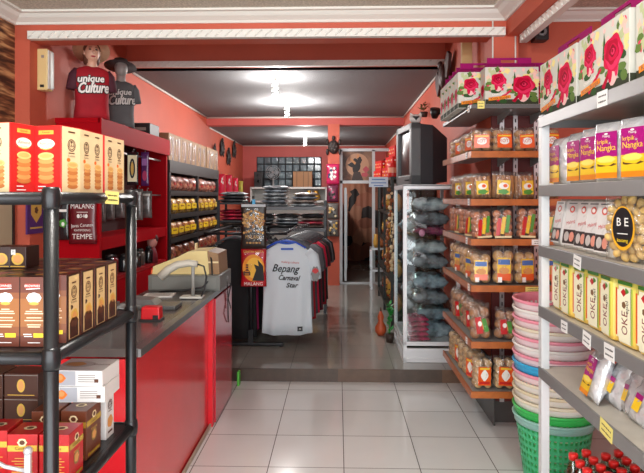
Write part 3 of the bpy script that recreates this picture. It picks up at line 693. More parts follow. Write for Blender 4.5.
# goods on the lower shelf of the cabinet
JR = [(58, 40, 36), (30, 30, 34), (120, 30, 40), (40, 42, 46), (150, 70, 60), (36, 30, 30), (90, 84, 80), (28, 28, 30)]
for i in range(9):
    t = thing('souvenir_jar', '%s dark jar from the left under the red middle shelf' % ORD[i], 'jar', (-1.99+.03*(i % 2), 4.66+i*.17, .915), 0, 'dark jars under the red shelf')
    m = MB(); r = R.uniform(.04, .055); h = R.uniform(.13, .2); m.lathe([(r*.9, 0), (r, .02), (r, h*.75), (r*.6, h*.9)], mat('jar_glaze_%d' % (i % 8), JR[i % 8], .15, coat=.6), n=14); m.build('jar_body', t)
    m = MB(); m.lathe([(r*.65, h*.9), (r*.65, h), (r*.2, h+.012)], mat('jar_lid', (44, 40, 40), .3), n=14); m.build('lid', t)
t = thing('souvenir_doll', 'small pink faced doll on the lower shelf of red cabinet', 'doll', (wx(151, 5.9), 5.9, .915)); t.location.x = -1.94
m = MB(); m.lathe([(.06, 0), (.05, .1), (.03, .16)], mat('doll_dress', (120, 30, 44), .7), n=14); m.build('dress', t); MB().ball((0, 0, .22), (.055, .05, .065), mat('doll_skin', (222, 150, 140), .5)).build('head', t); MB().ball((0, .012, .245), (.062, .052, .06), mat('doll_hair', (70, 24, 24), .7)).build('hair', t)
# mannequins on the cabinet
SK = mat('mannequin_skin', (214, 168, 142), .45)
def shirt_rings(W, D, Ht, n=28, hem=.0, sh=.11):
    rings = []
    for k, (z, w, d) in enumerate(((0, .98, 1), (.12, .95, .98), (.3, .9, .95), (.5, .93, .98), (.68, 1.0, 1.0), (.8, 1.02, .95), (.9, .97, .82), (.96, .74, .62), (.995, .4, .42), (1.0, .3, .34))):
        rg = []
        for j in range(n):
            t = 2*PI*j/n; f = 1+(.035*math.sin(5*t+k*.4)*(1-z) if z < .6 else 0)
            c, s = math.cos(t), math.sin(t); e = .8
            rg.append((W/2*w*f*math.copysign(abs(c)**e, c), D/2*d*f*math.copysign(abs(s)**e, s), z*Ht))
        rings.append(rg)
    return rings
def mannequin(loc, rz, cloth, sleeve, skin, label, hatcol, lines, face, W=.36, Ht=.50):
    t = thing('mannequin', label, 'mannequin', loc, rz, None); D = .2
    m = MB(); m.loft(shirt_rings(W, D, Ht), cloth)
    ch = lambda v: (v[0], -D/2*math.sqrt(max(.05, 1-(abs(v[0])/(W/2*1.02))**2.4))*1.0-.006-v[2]*1.0, v[1])
    I = Matrix()
    m.text(I, 'unique', -.02, Ht*.73, .066, INK, .001, .23, .06, .2, ch, .011); m.text(I, 'Culture', .005, Ht*.56, .10, INK, .001, .27, .08, .25, ch, .013)
    m.text(I, 'unique', -.02, Ht*.73, .066, WINK if face else mat('shirt_grey_ink', (206, 206, 202), .6), .005, .23, .06, .2, ch, .003); m.text(I, 'Culture', .005, Ht*.56, .10, WINK if face else mat('shirt_grey_ink', (0, 0, 0)), .005, .27, .08, .25, ch, .004)
    m.build('shirt', t)
    for sg in (-1, 1):
        s = MB(); P = [(sg*W*.36, 0, Ht*.90), (sg*W*.46, 0, Ht*.80), (sg*W*.50, .0, Ht*.64), (sg*W*.51, .0, Ht*.54)]
        s.tube(P, [.05, .058, .06, .064], sleeve, 14); s.build('sleeve', t)
    m = MB(); m.lathe([(.058, Ht-.03), (.046, Ht+.03), (.05, Ht+.075)], skin, n=14)
    hz = Ht+.135; m.ball((0, -.01, hz), (.068, .082, .095), skin, 18, 14)
    if face:
        m.ball((0, -.092, hz-.012), (.011, .016, .02), skin, 8, 6); m.ball((0, -.082, hz-.05), (.024, .010, .008), mat('lip_paint', (168, 50, 56), .4), 8, 6)
        for sg in (-1, 1): m.ball((sg*.028, -.082, hz+.014), (.014, .008, .007), mat('eye_paint', (40, 30, 30), .3), 8, 6); m.rect(face_m((sg*.028, -.09, hz+.032), (1, 0, 0), (0, 0, 1)), 0, 0, .03, .005, BRN, .001, -sg*.15); m.ball((sg*.069, .0, hz), (.01, .02, .03), skin, 8, 6)
    m.build('head', t)
    if face:
        m = MB(); m.ball((0, .018, hz+.022), (.08, .088, .095), mat('mannequin_hair', (96, 60, 44), .6), 16, 12); m.lathe([(.07, Ht+.03), (.082, Ht+.12)], mat('mannequin_hair', (0, 0, 0)), (0, .035, 0), 14); m.build('hair', t)
    m = MB(); T = tr(0, .045, hz+.035) @ Matrix.Rotation(-.62 if face else -.2, 4, 'X') @ Matrix.Rotation(.1, 4, 'Y')
    m.lathe([(.17, -.006), (.165, .004), (.092, .004), (.088, .04), (.07, .075), (.02, .085)], mat(hatcol[0], hatcol[1], .8, bump=.3, bscale=120), n=26, M=T); m.lathe([(.0925, .006), (.091, .026)], mat('hat_band', (60, 44, 40), .7), n=26, M=T, cap=False); m.build('hat', t)
    m = MB(); m.lathe([(W*.3, 0), (W*.3, .012)], BLACK, n=20, squash=.6); m.build('base', t)
    return t
mannequin((-1.985, yx(92, -1.985), zT), .55, mat('red_tee', (172, 18, 36), .8, noise=.2, nscale=6), mat('dark_sleeve', (76, 30, 44), .8), SK, 'mannequin in a red tee and straw hat on the red cabinet', ('straw_hat', (196, 150, 116)), 0, True, .33, .50).scale = (.84, .84, .84)
mannequin((-1.97, yx(121, -1.97), zT), .5, mat('grey_tee', (96, 98, 100), .8, noise=.15, nscale=6), mat('grey_tee', (0, 0, 0)), mat('grey_dummy', (150, 146, 142), .5), 'mannequin in a grey tee and dark hat beside the red one', ('dark_felt_hat', (70, 62, 62)), 0, False, .29, .50).scale = (.84, .84, .84)
m = MB(); m.box((0, 0, .06), (.28, .3, .12), mat('black_case', (34, 26, 28), .5), bev=.006); m.box((0, -.151, .06), (.2, .004, .03), mat('grey_ink', (150, 140, 132)))
o = m.build('storage_case'); o.location = (-2.04, 5.86, zT); tag(o, 'black storage case on the far end of the red cabinet', 'case')

# ================================================================ black chip rack
CK = mat('black_shelf_board', (30, 24, 24), .5)
CY0, CY1, cz = 6.38, 9.02, 2.02
t = thing('chip_rack', 'black two bay rack of chip bags along the left wall', 'shelf', (0, 0, 0))
part('top_board', t, ((-2.07, (CY0+CY1)/2, cz-.07), (.35, CY1-CY0, .14), CK))
for y in (CY0+.03, (CY0+CY1)/2, CY1-.03): part('upright', t, ((-2.07, y, 1.0), (.34, .06, 1.77), CK))
part('back_panel', t, ((-2.236, (CY0+CY1)/2, 1.06), (.02, CY1-CY0, 1.88), mat('dark_brown_back', (48, 32, 28), .7)))
SHZ = [1.655, 1.385, 1.105, .825, .5, .2]
for z in SHZ: part('shelf', t, ((-2.065, (CY0+CY1)/2, z-.02), (.33, CY1-CY0-.06, .04), CK), ((XF, (CY0+CY1)/2, z-.005), (.01, CY1-CY0-.06, .05), CK))
chip = [cell_mat('pink_chips', [(160, 96, 80), (120, 66, 56), (180, 124, 100), (90, 46, 40)], 28), cell_mat('gold_chips', [(206, 156, 50), (170, 116, 34), (220, 182, 90), (110, 66, 30)], 28),
        cell_mat('amber_chips', [(200, 136, 56), (160, 90, 40), (214, 166, 90), (104, 54, 32)], 28), cell_mat('brown_chips', [(160, 90, 60), (120, 60, 40), (190, 120, 80), (80, 40, 30)], 28)]
YL = mat('yellow_chip_label', (244, 204, 40), .35, coat=.5); RL = mat('red_chip_label', (186, 40, 40), .35, coat=.5)
for row in range(5):
    m = MB(); m.pillow(.29, .212, .15, chip[min(row, 3)], 10, 10, .006, row+3, .06); o = thing('chip_bag', 'chip bag', 'snack bag'); m.build('bag', o)
    q = MB(); lab = YL if row in (1, 2) else RL; q.box((0, -.078, .10), (.16 if row in (1, 2) else .06, .004, .07 if row in (1, 2) else .03), lab); q.rect(face_m((0, -.0802, .10), (1, 0, 0), (0, 0, 1)), 0, .008, .09 if row in (1, 2) else .04, .012, mat('label_brown', (120, 40, 24), .5), .0006); q.build('label', o)
    P = Proto(o); cl = ['pinkish', 'golden', 'yellow labelled', 'brown', 'brown'][row]
    for i in range(8):
        y = CY0+.06+(.165 if i < 4 else .165)+ (i % 4)*.305+(0 if i < 4 else 1.32)
        P.put((-1.985+R.uniform(-.012, .012), y, SHZ[row]+.0005), PI/2+R.uniform(-.25, .05), '%s chip bag, %s from near end on %s shelf of black rack' % (cl, ORD[i], ORD[row]), 'chip bags in the black rack')
CB = mat('kraft_carton', (156, 120, 84), .6, noise=.12, nscale=10)
def carton():
    t = thing('snack_carton', 'carton', 'box'); m = MB(); m.box((0, 0, .155), (.3, .245, .31), CB, bev=.004); F = face_m((.15, 0, .14), (0, 1, 0), (0, 0, 1)); m.ell(F, 0, -.01, .05, .07, mat('carton_print', (170, 120, 80), .6), .001, 16, .1, 5); m.rect(F, 0, .1, .14, .015, BRN, .001); m.build('carton', t)
    w_ = MB(); w_.box((.1535, .03, .14), (.003, .06, .27), film_mat('carton_wrap', gloss=.3, bump=1.2, haze=.12), M=None); w_.box((.1535, -.07, .16), (.003, .03, .2), MATS['carton_wrap']); w_.build('wrapping_film', t); return t
P = Proto(carton())
for i in range(10): P.put((-2.055+R.uniform(-.01, .01), CY0+.135+i*.263, cz), R.uniform(-.03, .03), 'kraft carton, %s from the near end atop the chip rack' % ORD[i], 'kraft cartons on the chip rack')
# ================================================================ cash counter
CX, CT, CA, CE = -.883, .926, 2.50, 4.60
RG = mat('red_gloss_laminate', (222, 36, 46), .16, coat=.4, noise=.08, nscale=4); TOPM = mat('dark_counter_laminate', (92, 84, 82), .22, noise=.3, nscale=5)
t = thing('shop_counter', 'red glossy cash counter with a dark top and steel edge', 'counter', (0, 0, 0))
part('counter_top', t, (((CX-1.38)/2, (CA+CE)/2, CT-.018), (1.38+CX, CE-CA, .036), TOPM))
m = MB(); m.box((CX+.006, (CA+CE)/2, CT-.016), (.014, CE-CA+.01, .036), STEEL); m.box((CX-.012, (CA+CE)/2, CT+.0015), (.03, CE-CA+.01, .003), STEEL); m.build('edge_strip', t)
part('front_panel', t, ((-.911, (CA+3.93)/2, .445), (.022, 3.93-CA, .87), RG))
part('front_panel', t, ((-.873, (4.0+CE)/2, .445), (.022, CE-4.0, .87), mat('pink_reflection_laminate', (196, 40, 56), .14, coat=.5)))  # pinkish reflection put into this panel's colour
part('corner_post', t, ((-.899, 3.965, .447), (.055, .05, .89), mat('bright_red_post', (226, 40, 52), .25)))
part('end_panel', t, (((CX-1.38)/2, CA+.01, .445), (1.36+CX, .02, .87), RG)); part('end_panel', t, (((CX-1.38)/2, CE-.01, .445), (1.36+CX, .02, .87), RG))
part('shelf', t, (((CX-1.38)/2, (CA+CE)/2, .45), (1.34+CX, CE-CA-.06, .02), RPD))
part('kick_strip', t, ((CX-.004, (CA+CE)/2, .012), (.012, CE-CA, .024), mat('pale_kick', (176, 160, 140), .5)))
# cash register: grey drawer with cream top
t = thing('cash_register', 'cream cash register on a grey drawer box at counter end', 'cash register', (-1.105, 4.27, CT))
GD = mat('grey_drawer_metal', (112, 114, 110), .45); RC = mat('cream_register_plastic', (232, 212, 150), .5); RBN = mat('brown_register_side', (150, 116, 82), .5)
m = MB(); m.box((0, 0, .056), (.52, .42, .112), GD, bev=.006); d = m.build('drawer', t); m = MB(); m.box((.262, .06, .06), (.008, .03, .02), STEEL); m.build('lock', d); m = MB(); m.box((0, -.212, .055), (.46, .006, .085), mat('drawer_front', (124, 126, 122), .4), bev=.002); m.build('drawer_front', d)
m = MB(); pr = [(-.245, 0), (.17, 0), (.155, .17), (.02, .165), (-.06, .125), (-.24, .055)]
m.prism(pr, .32, RC, tr(0, -.16, .113)); m.build('cover', t)
m = MB(); m.prism([(.172, 0), (.245, 0), (.235, .15), (.157, .168)], .31, RBN, tr(0, -.155, .113)); m.box((.2, -.158, .20), (.075, .004, .012), CREAM); m.build('printer', t)
m = MB(); m.box((.03, .03, .30), (.012, .05, .05), CREAM, Matrix.Rotation(-.0, 4, 'Y')); m.build('paper_slip', t)
m = MB(); m.box((-.235, -.1, .128), (.05, .1, .03), mat('orange_key', (226, 96, 40), .4), bev=.004)
for i in range(5):
    for j in range(4): m.box((-.19+.028*i, -.12+.04*j, .178-.0+i*.009), (.02, .028, .012), mat('register_keys', (206, 200, 190), .5), bev=.002)
m.build('keyboard', t)
m = MB(); P_ = [(.165, -.12, .26), (.19, -.17, .22), (.20, -.19, .1), (.14, -.24, .03), (.0, -.27, .012), (-.15, -.3, .01)]; m.tube(P_, .006, BLACK, 6); m.build('cable', t)
# barcode scanner on its stand
t = thing('barcode_scanner', 'grey white barcode scanner on a slim stand on the counter', 'scanner', (wx(193, 3.76), 3.76, CT+.003))
SG = mat('scanner_grey', (196, 192, 180), .4); m = MB(); m.box((-.005, 0, .008), (.15, .09, .016), mat('scanner_base', (206, 206, 200), .4), bev=.006); m.build('base', t)
m = MB(); m.tube([(0, 0, .014), (0, 0, .225)], .012, mat('scanner_post', (150, 150, 146), .4), 10); m.build('post', t)
m = MB(); m.tube([(.03, 0, .225), (-.03, 0, .232), (-.10, -.01, .222), (-.16, -.02, .19), (-.21, -.03, .14)], [.02, .024, .026, .028, .03], SG, 12); m.build('scanner_head', t)
m = MB(); m.tube([(.03, 0, .225), (.07, .01, .21), (.09, .0, .14), (.08, -.02, .06), (.06, -.03, .012)], .006, BLACK, 6); m.build('cable', t)
t = thing('keyboard_tray', 'dark grey flat wedge tray on the counter before the scanner', 'tray', (-1.10, 3.45, CT))
m = MB(); m.box((-.02, 0, .012), (.3, .16, .024), mat('tray_grey', (96, 98, 98), .3), bev=.006); m.prism([(-.15, 0), (.03, 0), (.0, .032), (-.14, .04)], .13, mat('tray_top_grey', (120, 122, 122), .3), tr(-.02, -.065, .022)); m.build('tray', t)
t = thing('tape_dispenser', 'small red tape dispenser on the counter behind the far post', 'dispenser', (wx(152, 3.1), 3.1, CT))
m = MB(); m.box((0, 0, .04), (.105, .07, .07), mat('dispenser_red', (206, 20, 30), .3), bev=.008, top=(.95, .95)); m.build('body', t); m = MB(); m.box((.0, -.005, .004), (.12, .085, .012), BLACK, bev=.003); m.box((.03, -.034, .02), (.03, .006, .025), BLACK); m.build('base', t)
m = MB(); m.box((0, 0, .004), (.2, .14, .008), WC)
for k in range(4): m.rect(face_m((0, 0, .008), (1, 0, 0), (0, 1, 0)), 0, .045-k*.03, .15, .008, INK, .0006)
o = m.build('paper_stack'); o.location = (-1.22, 3.86, CT); o.rotation_euler = (0, 0, .1); tag(o, 'flat stack of printed white papers left of the cash register', 'papers')
m = MB(); m.box((0, 0, .05), (.16, .2, .1), GREYP, bev=.01); m.box((0, -.02, .11), (.12, .14, .02), mat('tray_grey', (0, 0, 0))); o = m.build('label_printer'); o.location = (-1.22, 2.95, CT); tag(o, 'grey boxy label printer on the counter seen behind the black rack', 'printer')
# cables falling over the counter end
m = MB(); m.tube([(-.86, 4.42, CT+.05), (-.84, 4.45, CT-.02), (-.855, 4.40, CT-.12), (-.845, 4.36, CT-.22), (-.855, 4.42, CT-.3)], .005, BLACK, 6); m.tube([(-.86, 4.3, CT+.09), (-.845, 4.32, CT+.02), (-.85, 4.38, CT-.1), (-.842, 4.46, CT-.2)], .004, BLACK, 6)
tag(m.build('power_cable'), 'black cables hanging down the far end of the counter', 'cable')
m = MB(); m.box((0, 0, .06), (.02, .06, .12), mat('green_plastic', (90, 190, 70), .5), bev=.005); o = m.build('door_wedge'); o.location = (-.845, 4.83, 0); tag(o, 'small green plastic piece at the foot of counter end', 'wedge')

# ================================================================ clothes racks
FB = .112
BM = mat('black_rack_metal', (36, 37, 40), .4, .3)
def tee(name, W, Hh, body, sl, deco=None, fold=.03, D=.13):
    """a shirt hanging flat, facing -y; collar at z=0, hem at -Hh"""
    t = thing(name, 'shirt', 'shirt'); m = MB(); n = 32; rings = []
    for k, (z, w, d) in enumerate(((1.0, 1.0, .8), (.85, .98, .85), (.65, .95, .9), (.45, .94, .95), (.28, .95, 1), (.16, .96, .95), (.08, .82, .7), (.03, .52, .5), (0, .34, .42))):
        rg = []
        for j in range(n):
            a = 2*PI*j/n; c, s_ = math.cos(a), math.sin(a); f = fold*math.sin(4.0*c*2.2+z*2)*z
            rg.append((W/2*w*math.copysign(abs(c)**.7, c), D/2*d*math.copysign(abs(s_)**.8, s_)+f*.6-(.0), -z*Hh+ (.02*c*c if z == 1 else 0)))
        rings.append(rg)
    m.loft(rings, body, cap=True)
    if deco: deco(m, W, Hh, D)
    m.build('shirt_body', t)
    for sg in (-1, 1):
        s = MB(); P_ = [(sg*W*.38, 0, -Hh*.10), (sg*W*.50, 0, -Hh*.17), (sg*W*.555, -.005, -Hh*.30), (sg*W*.565, -.005, -Hh*.40)]
        for a, b in zip(P_, P_[1:]): pass
        rg = []
        for i, p in enumerate(P_):
            q = []
            for j in range(14):
                a = 2*PI*j/14; q.append((p[0]+math.cos(a)*.055*(1 if i else .7), p[1]+math.sin(a)*.05, p[2]+math.cos(a)*sg*.04*(1 if i < 2 else .3)))
            rg.append(q)
        s.loft(rg if sg > 0 else [r_[::-1] for r_ in rg], sl); s.build('sleeve', t)
    return t
def hanger(col, W=.40):
    t = thing('clothes_hanger', 'hanger', 'hanger'); m = MB(); m.tube([(-W/2, 0, -.07), (-W*.25, 0, -.02), (0, 0, .0), (W*.25, 0, -.02), (W/2, 0, -.07)], [.006, .012, .013, .012, .006], col, 8); m.tube([(-W*.48, 0, -.072), (W*.48, 0, -.072)], .005, col, 6); m.build('bar', t)
    m = MB(); m.tube([(0, 0, 0), (0, 0, .035), (.018, 0, .055), (.012, 0, .083), (-.01, 0, .09), (-.022, 0, .075)], .003, STEEL, 6); m.build('hook', t); return t
# rail rack that carries the shirts
t = thing('clothes_rail', 'black metal clothes rail on T feet carrying the hanging shirts', 'clothes rack', (0, 0, 0))
RX, RZ = -.52, 1.235; rY0, rY1 = 5.64, 7.1
def tubep(name, p, *segs):
    m = MB()
    for a, b, r in segs: m.tube([a, b], r, BM, 10)
    return m.build(name, p)
xp = wx(251, 5.66)
tubep('rail', t, ((RX, rY0, RZ), (RX, rY1, RZ), .014)); tubep('post', t, ((xp, 5.66, FB+.02), (xp, 5.66, RZ), .022)); tubep('post', t, ((xp, rY1, FB+.02), (xp, rY1, RZ), .022))
tubep('crossbar', t, ((xp, 5.66, RZ), (RX+.02, 5.66, RZ), .014)); tubep('crossbar', t, ((xp, rY1, RZ), (RX+.02, rY1, RZ), .014)); tubep('crossbar', t, ((xp, 5.66, RZ), (xp, rY1, RZ), .014), ((xp, 5.66, RZ), (wx(205, 5.66), 5.66, RZ), .014), ((wx(205, 5.66), 5.66, RZ), (wx(205, 5.66), rY1, RZ), .014), ((wx(205, 5.66), rY1, RZ), (xp, rY1, RZ), .014))
for y in (5.66, rY1):
    m = MB(); m.box(((wx(228, 5.66)+wx(283, 5.66))/2, y, FB+.028), (wx(283, 5.66)-wx(228, 5.66), .05, .025), BM, bev=.004)
    for q in (wx(230, 5.66), wx(281, 5.66)): m.lathe([(.018, 0), (.018, .018)], BLACK, (q, y, FB), 10)
    m.box((xp, y, FB+.1), (.05, .044, .14), BM); m.build('foot', t)
def d_white(m, W, Hh, D):
    def wp(v):
        c = min(.98, abs(v[0])/(W/2*.96)); return (v[0], -D/2*.93*(1-c**2.9)**.4-.012-v[2], v[1])
    I = Matrix(); BKI = mat('charcoal_ink', (34, 36, 40), .7)
    m.text(I, 'malang culture', .03, -Hh*.205, .020, RINK, .004, .17, -.06, 0, wp)
    m.text(I, 'Bepang', -.01, -Hh*.275, .075, BKI, .004, .25, -.05, .3, wp, .0012); m.text(I, 'Carnaval', .02, -Hh*.375, .05, BKI, .004, .2, -.05, .3, wp, .0012); m.text(I, 'Star', .05, -Hh*.455, .045, BKI, .004, .11, .0, .3, wp, .0012)
    m.rect(I, W*.25, -Hh*.925, .05, .045, BLACK, .006, 0, wp); m.rect(I, W*.25, -Hh*.925, .02, .006, WINK, .008, 0, wp)
    m.tube([(W*.17*math.cos(a), -D*.2*math.sin(a), -.008+.01*math.cos(a)**2) for a in (2*PI*k/20 for k in range(20))], .010, mat('blue_collar', (40, 84, 186), .7), 6, True)
    m.rect(I, 0, -.055, .12, .018, mat('blue_collar', (0, 0, 0)), .004, 0, wp)
WT = mat('white_tee_cloth', (212, 222, 229), .85, bump=.15, bscale=9)
sh = tee('hanging_shirt', .50, .90, WT, WT, d_white, .03); zc = 1.15
sh.location = (wx(287.5, 5.62), 5.60, zc); sh.rotation_euler = (0, 0, .06); tag(sh, 'white tee with black script and blue collar hanging in front', 'shirt', 'shirts hanging on the black rail')
# sleeve print on its right sleeve
s = MB(); s.ell(face_m((.275, -.052, -.30), (1, 0, 0), (0, 0, 1)), 0, 0, .04, .075, mat('sleeve_print', (130, 130, 130), .7), .012, 16, .12, 6); s.ell(face_m((.275, -.052, -.27), (1, 0, 0), (0, 0, 1)), 0, 0, .03, .025, RINK, .014, 14, .1, 4); s.build('sleeve_print', sh)
hg = hanger(mat('blue_hanger', (36, 80, 190), .35)); hg.location = (wx(286, 5.62), 5.60, zc+.02); tag(hg, 'blue hanger inside the collar of the white tee', 'hanger', None)
HP = Proto(hanger(mat('grey_hanger', (90, 92, 96), .4)))
cols = [('grey', (108, 110, 116)), ('red', (176, 24, 44)), ('dark grey', (70, 68, 72)), ('crimson', (196, 22, 60)), ('black', (28, 28, 30)), ('maroon', (104, 20, 40)), ('black', (28, 28, 30)), ('red', (176, 24, 44)), ('black', (28, 28, 30))]
shp = {}
for i, (cn, cc) in enumerate(cols):
    y = 5.80+i*.14; cm = mat(cn.replace(' ', '_')+'_tee', cc, .85) if cn != 'grey' else mat('ash_tee', cc, .85)
    if cn not in shp: shp[cn] = Proto(tee('hanging_shirt', .48, .80+.04*(i % 2), cm, cm if i != 1 else mat('ash_tee', (0, 0, 0)), None, .02, .11))
    xx = wx(286, 5.62)+.03+i*.0155
    shp[cn].put((xx, y, zc+.015-.01*(i % 3)), R.uniform(-.1, .1), '%s shirt on the rail, %s behind the white tee' % (cn, ORD[i]), 'shirts hanging on the black rail')
    HP.put((xx, y, zc+.035), 0, 'grey hanger in the %s shirt behind the white tee' % ORD[i], 'grey hangers on the black rail')
bs = Proto(tee('hanging_jacket', .46, 1.0, mat('black_cloth', (20, 20, 23), .9), mat('black_cloth', (0, 0, 0)), None, .03, .14))
mg = Proto(tee('hanging_jacket', .44, .96, mat('magenta_cloth', (150, 20, 80), .85), mat('black_cloth', (0, 0, 0)), None, .03, .12))
for i in range(8):
    y = 5.74+i*.16; q = mg if i in (1, 5) else bs
    q.put((-1.04+.01*i, y, zc+.03), R.uniform(-.12, .12), '%s long jacket on the left rail, %s from the front' % ('magenta' if q is mg else 'black', ORD[i]), 'dark jackets left of the poster pouches')
    HP.put((-1.04+.01*i, y, zc+.05), 0, 'grey hanger of the %s dark jacket from the front' % ORD[i], 'grey hangers on the black rail')
# two printed pouches one under the other
def pouch2(name, py0, py1, ground, deco, label, grp):
    Y = 5.42; x0, x1 = wx(241, Y), wx(266.5, Y); z0, z1 = wz(253, py1, Y), wz(253, py0, Y); w, h = x1-x0, z1-z0
    t = thing(name, label, 'pouch', ((x0+x1)/2, Y, z0), 0, grp); m = MB(); m.pillow(w, h, .03, ground, 10, 12, .0015, int(py0), .04, p=5); F = face_m((0, -.0165, h/2), (1, 0, 0), (0, 0, 1)); deco(m, F, w, h); m.build('pouch', t)
    q = MB(); q.pillow(w*1.03, h*1.02, .036, film_mat('pouch_film', gloss=.10, bump=.8, bscale=14), 8, 8, .002, 3, .03); q.build('clear_sleeve', t); return t, w, h
def d_batik(m, F, w, h):
    g2 = mat('batik_gold', (198, 150, 80), .5); g3 = mat('batik_ochre', (160, 110, 54), .5)
    for sg in (-1, 1):
        for k in range(9):
            a = 2*PI*k/9; m.ell(F, sg*w*.24+math.cos(a)*w*.15, h*.12+math.sin(a)*h*.12, w*.06, h*.035, g2 if k % 2 else g3, .0016, 10)
        m.ring(F, sg*w*.24, h*.12, w*.11, h*.085, .009, g2, .002); m.ell(F, sg*w*.24, h*.12, w*.045, h*.04, g2, .002)
        for k in range(5): m.ell(F, sg*w*(.08+k*.075), h*(.34-.02*k), w*.045, h*.028, g3 if k % 2 else g2, .0015, 9, .2, 4)
        for k in range(4): m.ell(F, sg*w*(.1+k*.09), -h*(.1+.015*k), w*.045, h*.03, g2 if k % 2 else g3, .0015, 9, .2, 4)
    m.ell(F, 0, h*.2, w*.06, h*.09, g2, .0022, 12, .15, 4); m.ell(F, 0, 0, w*.05, h*.05, g3, .0022); m.text(F, 'MALANG', 0, -h*.24, h*.085, g2, .0025, w*.62)
    for k in range(5): m.ell(F, w*(-.24+.12*k), -h*.37, w*.05, h*.022, g2 if k % 2 else g3, .002, 10)
    m.rect(F, 0, h*.465, w*.95, h*.06, mat('clear_header', (176, 180, 184), .3), .001)
a, w_, h_ = pouch2('printed_pouch', 204, 248.5, mat('dark_batik_ground', (44, 36, 32), .4), d_batik, 'black pouch with gold batik rosettes hanging above the red one', None)
m = MB(); m.box((0, 0, h_+.015), (.03, .02, .06), mat('sky_blue_clip', (70, 170, 220), .4), bev=.004); m.build('clip', a)
def d_red(m, F, w, h):
    m.ell(F, 0, 0, w*.43, h*.36, mat('sunset_orange', (238, 148, 30), .5), .001, 24); m.ell(F, .01, .0, w*.33, h*.28, mat('sunset_yellow', (248, 190, 60), .5), .0014, 20)
    m.poly(F, [(-w*.05, -h*.34), (w*.42, -h*.34), (w*.38, h*.05), (w*.3, h*.12), (w*.16, h*.22), (w*.2, h*.05), (w*.02, h*.1), (w*.1, -h*.06)], INK, .002)
    m.poly(F, [(-w*.4, -h*.2), (-w*.12, -h*.2), (-w*.12, -h*.12), (-w*.2, -h*.04), (-w*.2, h*.1), (-w*.3, h*.1), (-w*.3, -h*.06), (-w*.4, -h*.1)], mat('temple_brown', (84, 40, 16), .5), .002)
    for k in range(4): m.rect(F, -w*.25, h*(-.16+.07*k), w*.16, .006, mat('sunset_orange', (0, 0, 0)), .0026)
    m.text(F, 'CINTAI KOTA', 0, h*.43, h*.06, mat('pouch_yellow', (238, 200, 90), .5), .002, w*.8); m.text(F, 'MALANG', 0, -h*.425, h*.09, WINK, .0025, w*.72)
pouch2('printed_pouch', 249, 286.5, mat('red_pouch_ground', (186, 22, 34), .35), d_red, 'red pouch with a black silhouette on orange lettered MALANG', None)
# a thin cord rack the pouches hang on
m = MB(); Y = 5.46; xq = wx(253, Y)
m.tube([(xq, Y, RZ+.02), (xq, Y, wz(253, 196, Y))], .008, BM, 8); m.tube([(xq, Y, RZ+.03), (xq-.0, 5.66, RZ+.01)], .008, BM, 8); m.tube([(xq, Y, wz(253, 198, Y)), (xq, Y-.03, wz(253, 199, Y))], .004, STEEL, 6)
tag(m.build('pouch_hook'), 'thin black hook arm on the rail holding the printed pouches', 'hook')
# ---------------------------------------------------------------- folded clothes shelves
t = thing('clothing_shelf', 'black metal shelf stacked with folded wrapped shirts', 'shelf', (0, 0, 0)); SY = 7.52
xa, xm, xb = wx(219, 7.3), wx(247, 7.3), wx(325, 7.3); GS = mat('grey_shelf_board', (92, 94, 98), .4)
for x in (xa, xm, xb):
    for y in (7.28, 7.76): part('post', t, ((x, y, .112+.72), (.03, .03, 1.44), BM))
shz = [1.475, 1.2, .92, .5]
for z in shz: part('shelf', t, (((xm+xb)/2, SY, z-.012), (xb-xm+.03, .52, .024), GS), (((xm+xb)/2, 7.262, z-.02), (xb-xm, .01, .045), GS))
for z in (1.53, 1.30, 1.19, .92): part('shelf', t, (((xa+xm)/2, SY, z-.012), (xm-xa-.03, .52, .024), BM))
def folded(col, patched, w=.34, d=.36, h=.045):
    m = MB(); M_ = Matrix.Rotation(PI/2, 4, 'X'); q = mat(col[0], col[1], .4, coat=.8, bump=.6, bscale=16, noise=.35, nscale=20, rgb2=col[2])
    m.pillow(w, d, h, q, 8, 10, .003, len(col[0]), .03, tr(0, d/2, h/2) @ M_, 5)
    m.box((.02, -d/2+.03, h+.0005), (.10, .05, .0012), mat('white_patch', (226, 226, 226), .3)) if patched else None  # small flat white patch on the top face
    return tag(m.build('folded_shirt'), 'folded shirt', 'folded shirt')
fp = [Proto(folded(('grey_wrapped_cloth', (168, 176, 180), (66, 72, 78)), True)), Proto(folded(('black_wrapped_cloth', (70, 70, 74), (16, 16, 18)), False)),
      Proto(folded(('brown_wrapped_cloth', (132, 116, 106), (60, 50, 46)), False)), Proto(folded(('rosy_wrapped_cloth', (196, 40, 70), (90, 20, 36)), False)), Proto(folded(('blue_wrapped_cloth', (130, 140, 150), (44, 52, 62)), True))]
FN = ['grey', 'black', 'brownish', 'rosy red', 'slate blue']
def stack(x, z, n, ids, where, grp):
    for k in range(n):
        i = ids[k % len(ids)]
        fp[i].put((x+R.uniform(-.015, .015), 7.50+R.uniform(-.03, .02), z+k*.0455), R.uniform(-.06, .06), '%s folded shirt, %s from the bottom of the %s' % (FN[i], ORD[k], where), grp)
GF = 'folded wrapped shirts on the clothing shelf'
stack(wx(274, 7.3), shz[0], 6, [0, 4, 0, 0, 4, 0], 'tall grey stack on top shelf', GF); stack(wx(304, 7.3), shz[0], 4, [0, 2, 4, 2], 'right stack on top shelf', GF)
for j, (px, ids) in enumerate(((261, [1, 1, 0, 1]), (286, [1, 4, 0, 1]), (311, [2, 3, 2, 1]))):
    stack(wx(px, 7.3), shz[1], 4, ids, '%s middle shelf stack from left' % ORD[j], GF)
stack(wx(231, 7.3), 1.53, 3, [1, 1, 0], 'upper left black stack', GF); stack(wx(231, 7.3), 1.30, 3, [3], 'rosy left stack', GF) ; stack(wx(229, 7.3), 1.19, 2, [2], 'low brown left stack', GF)
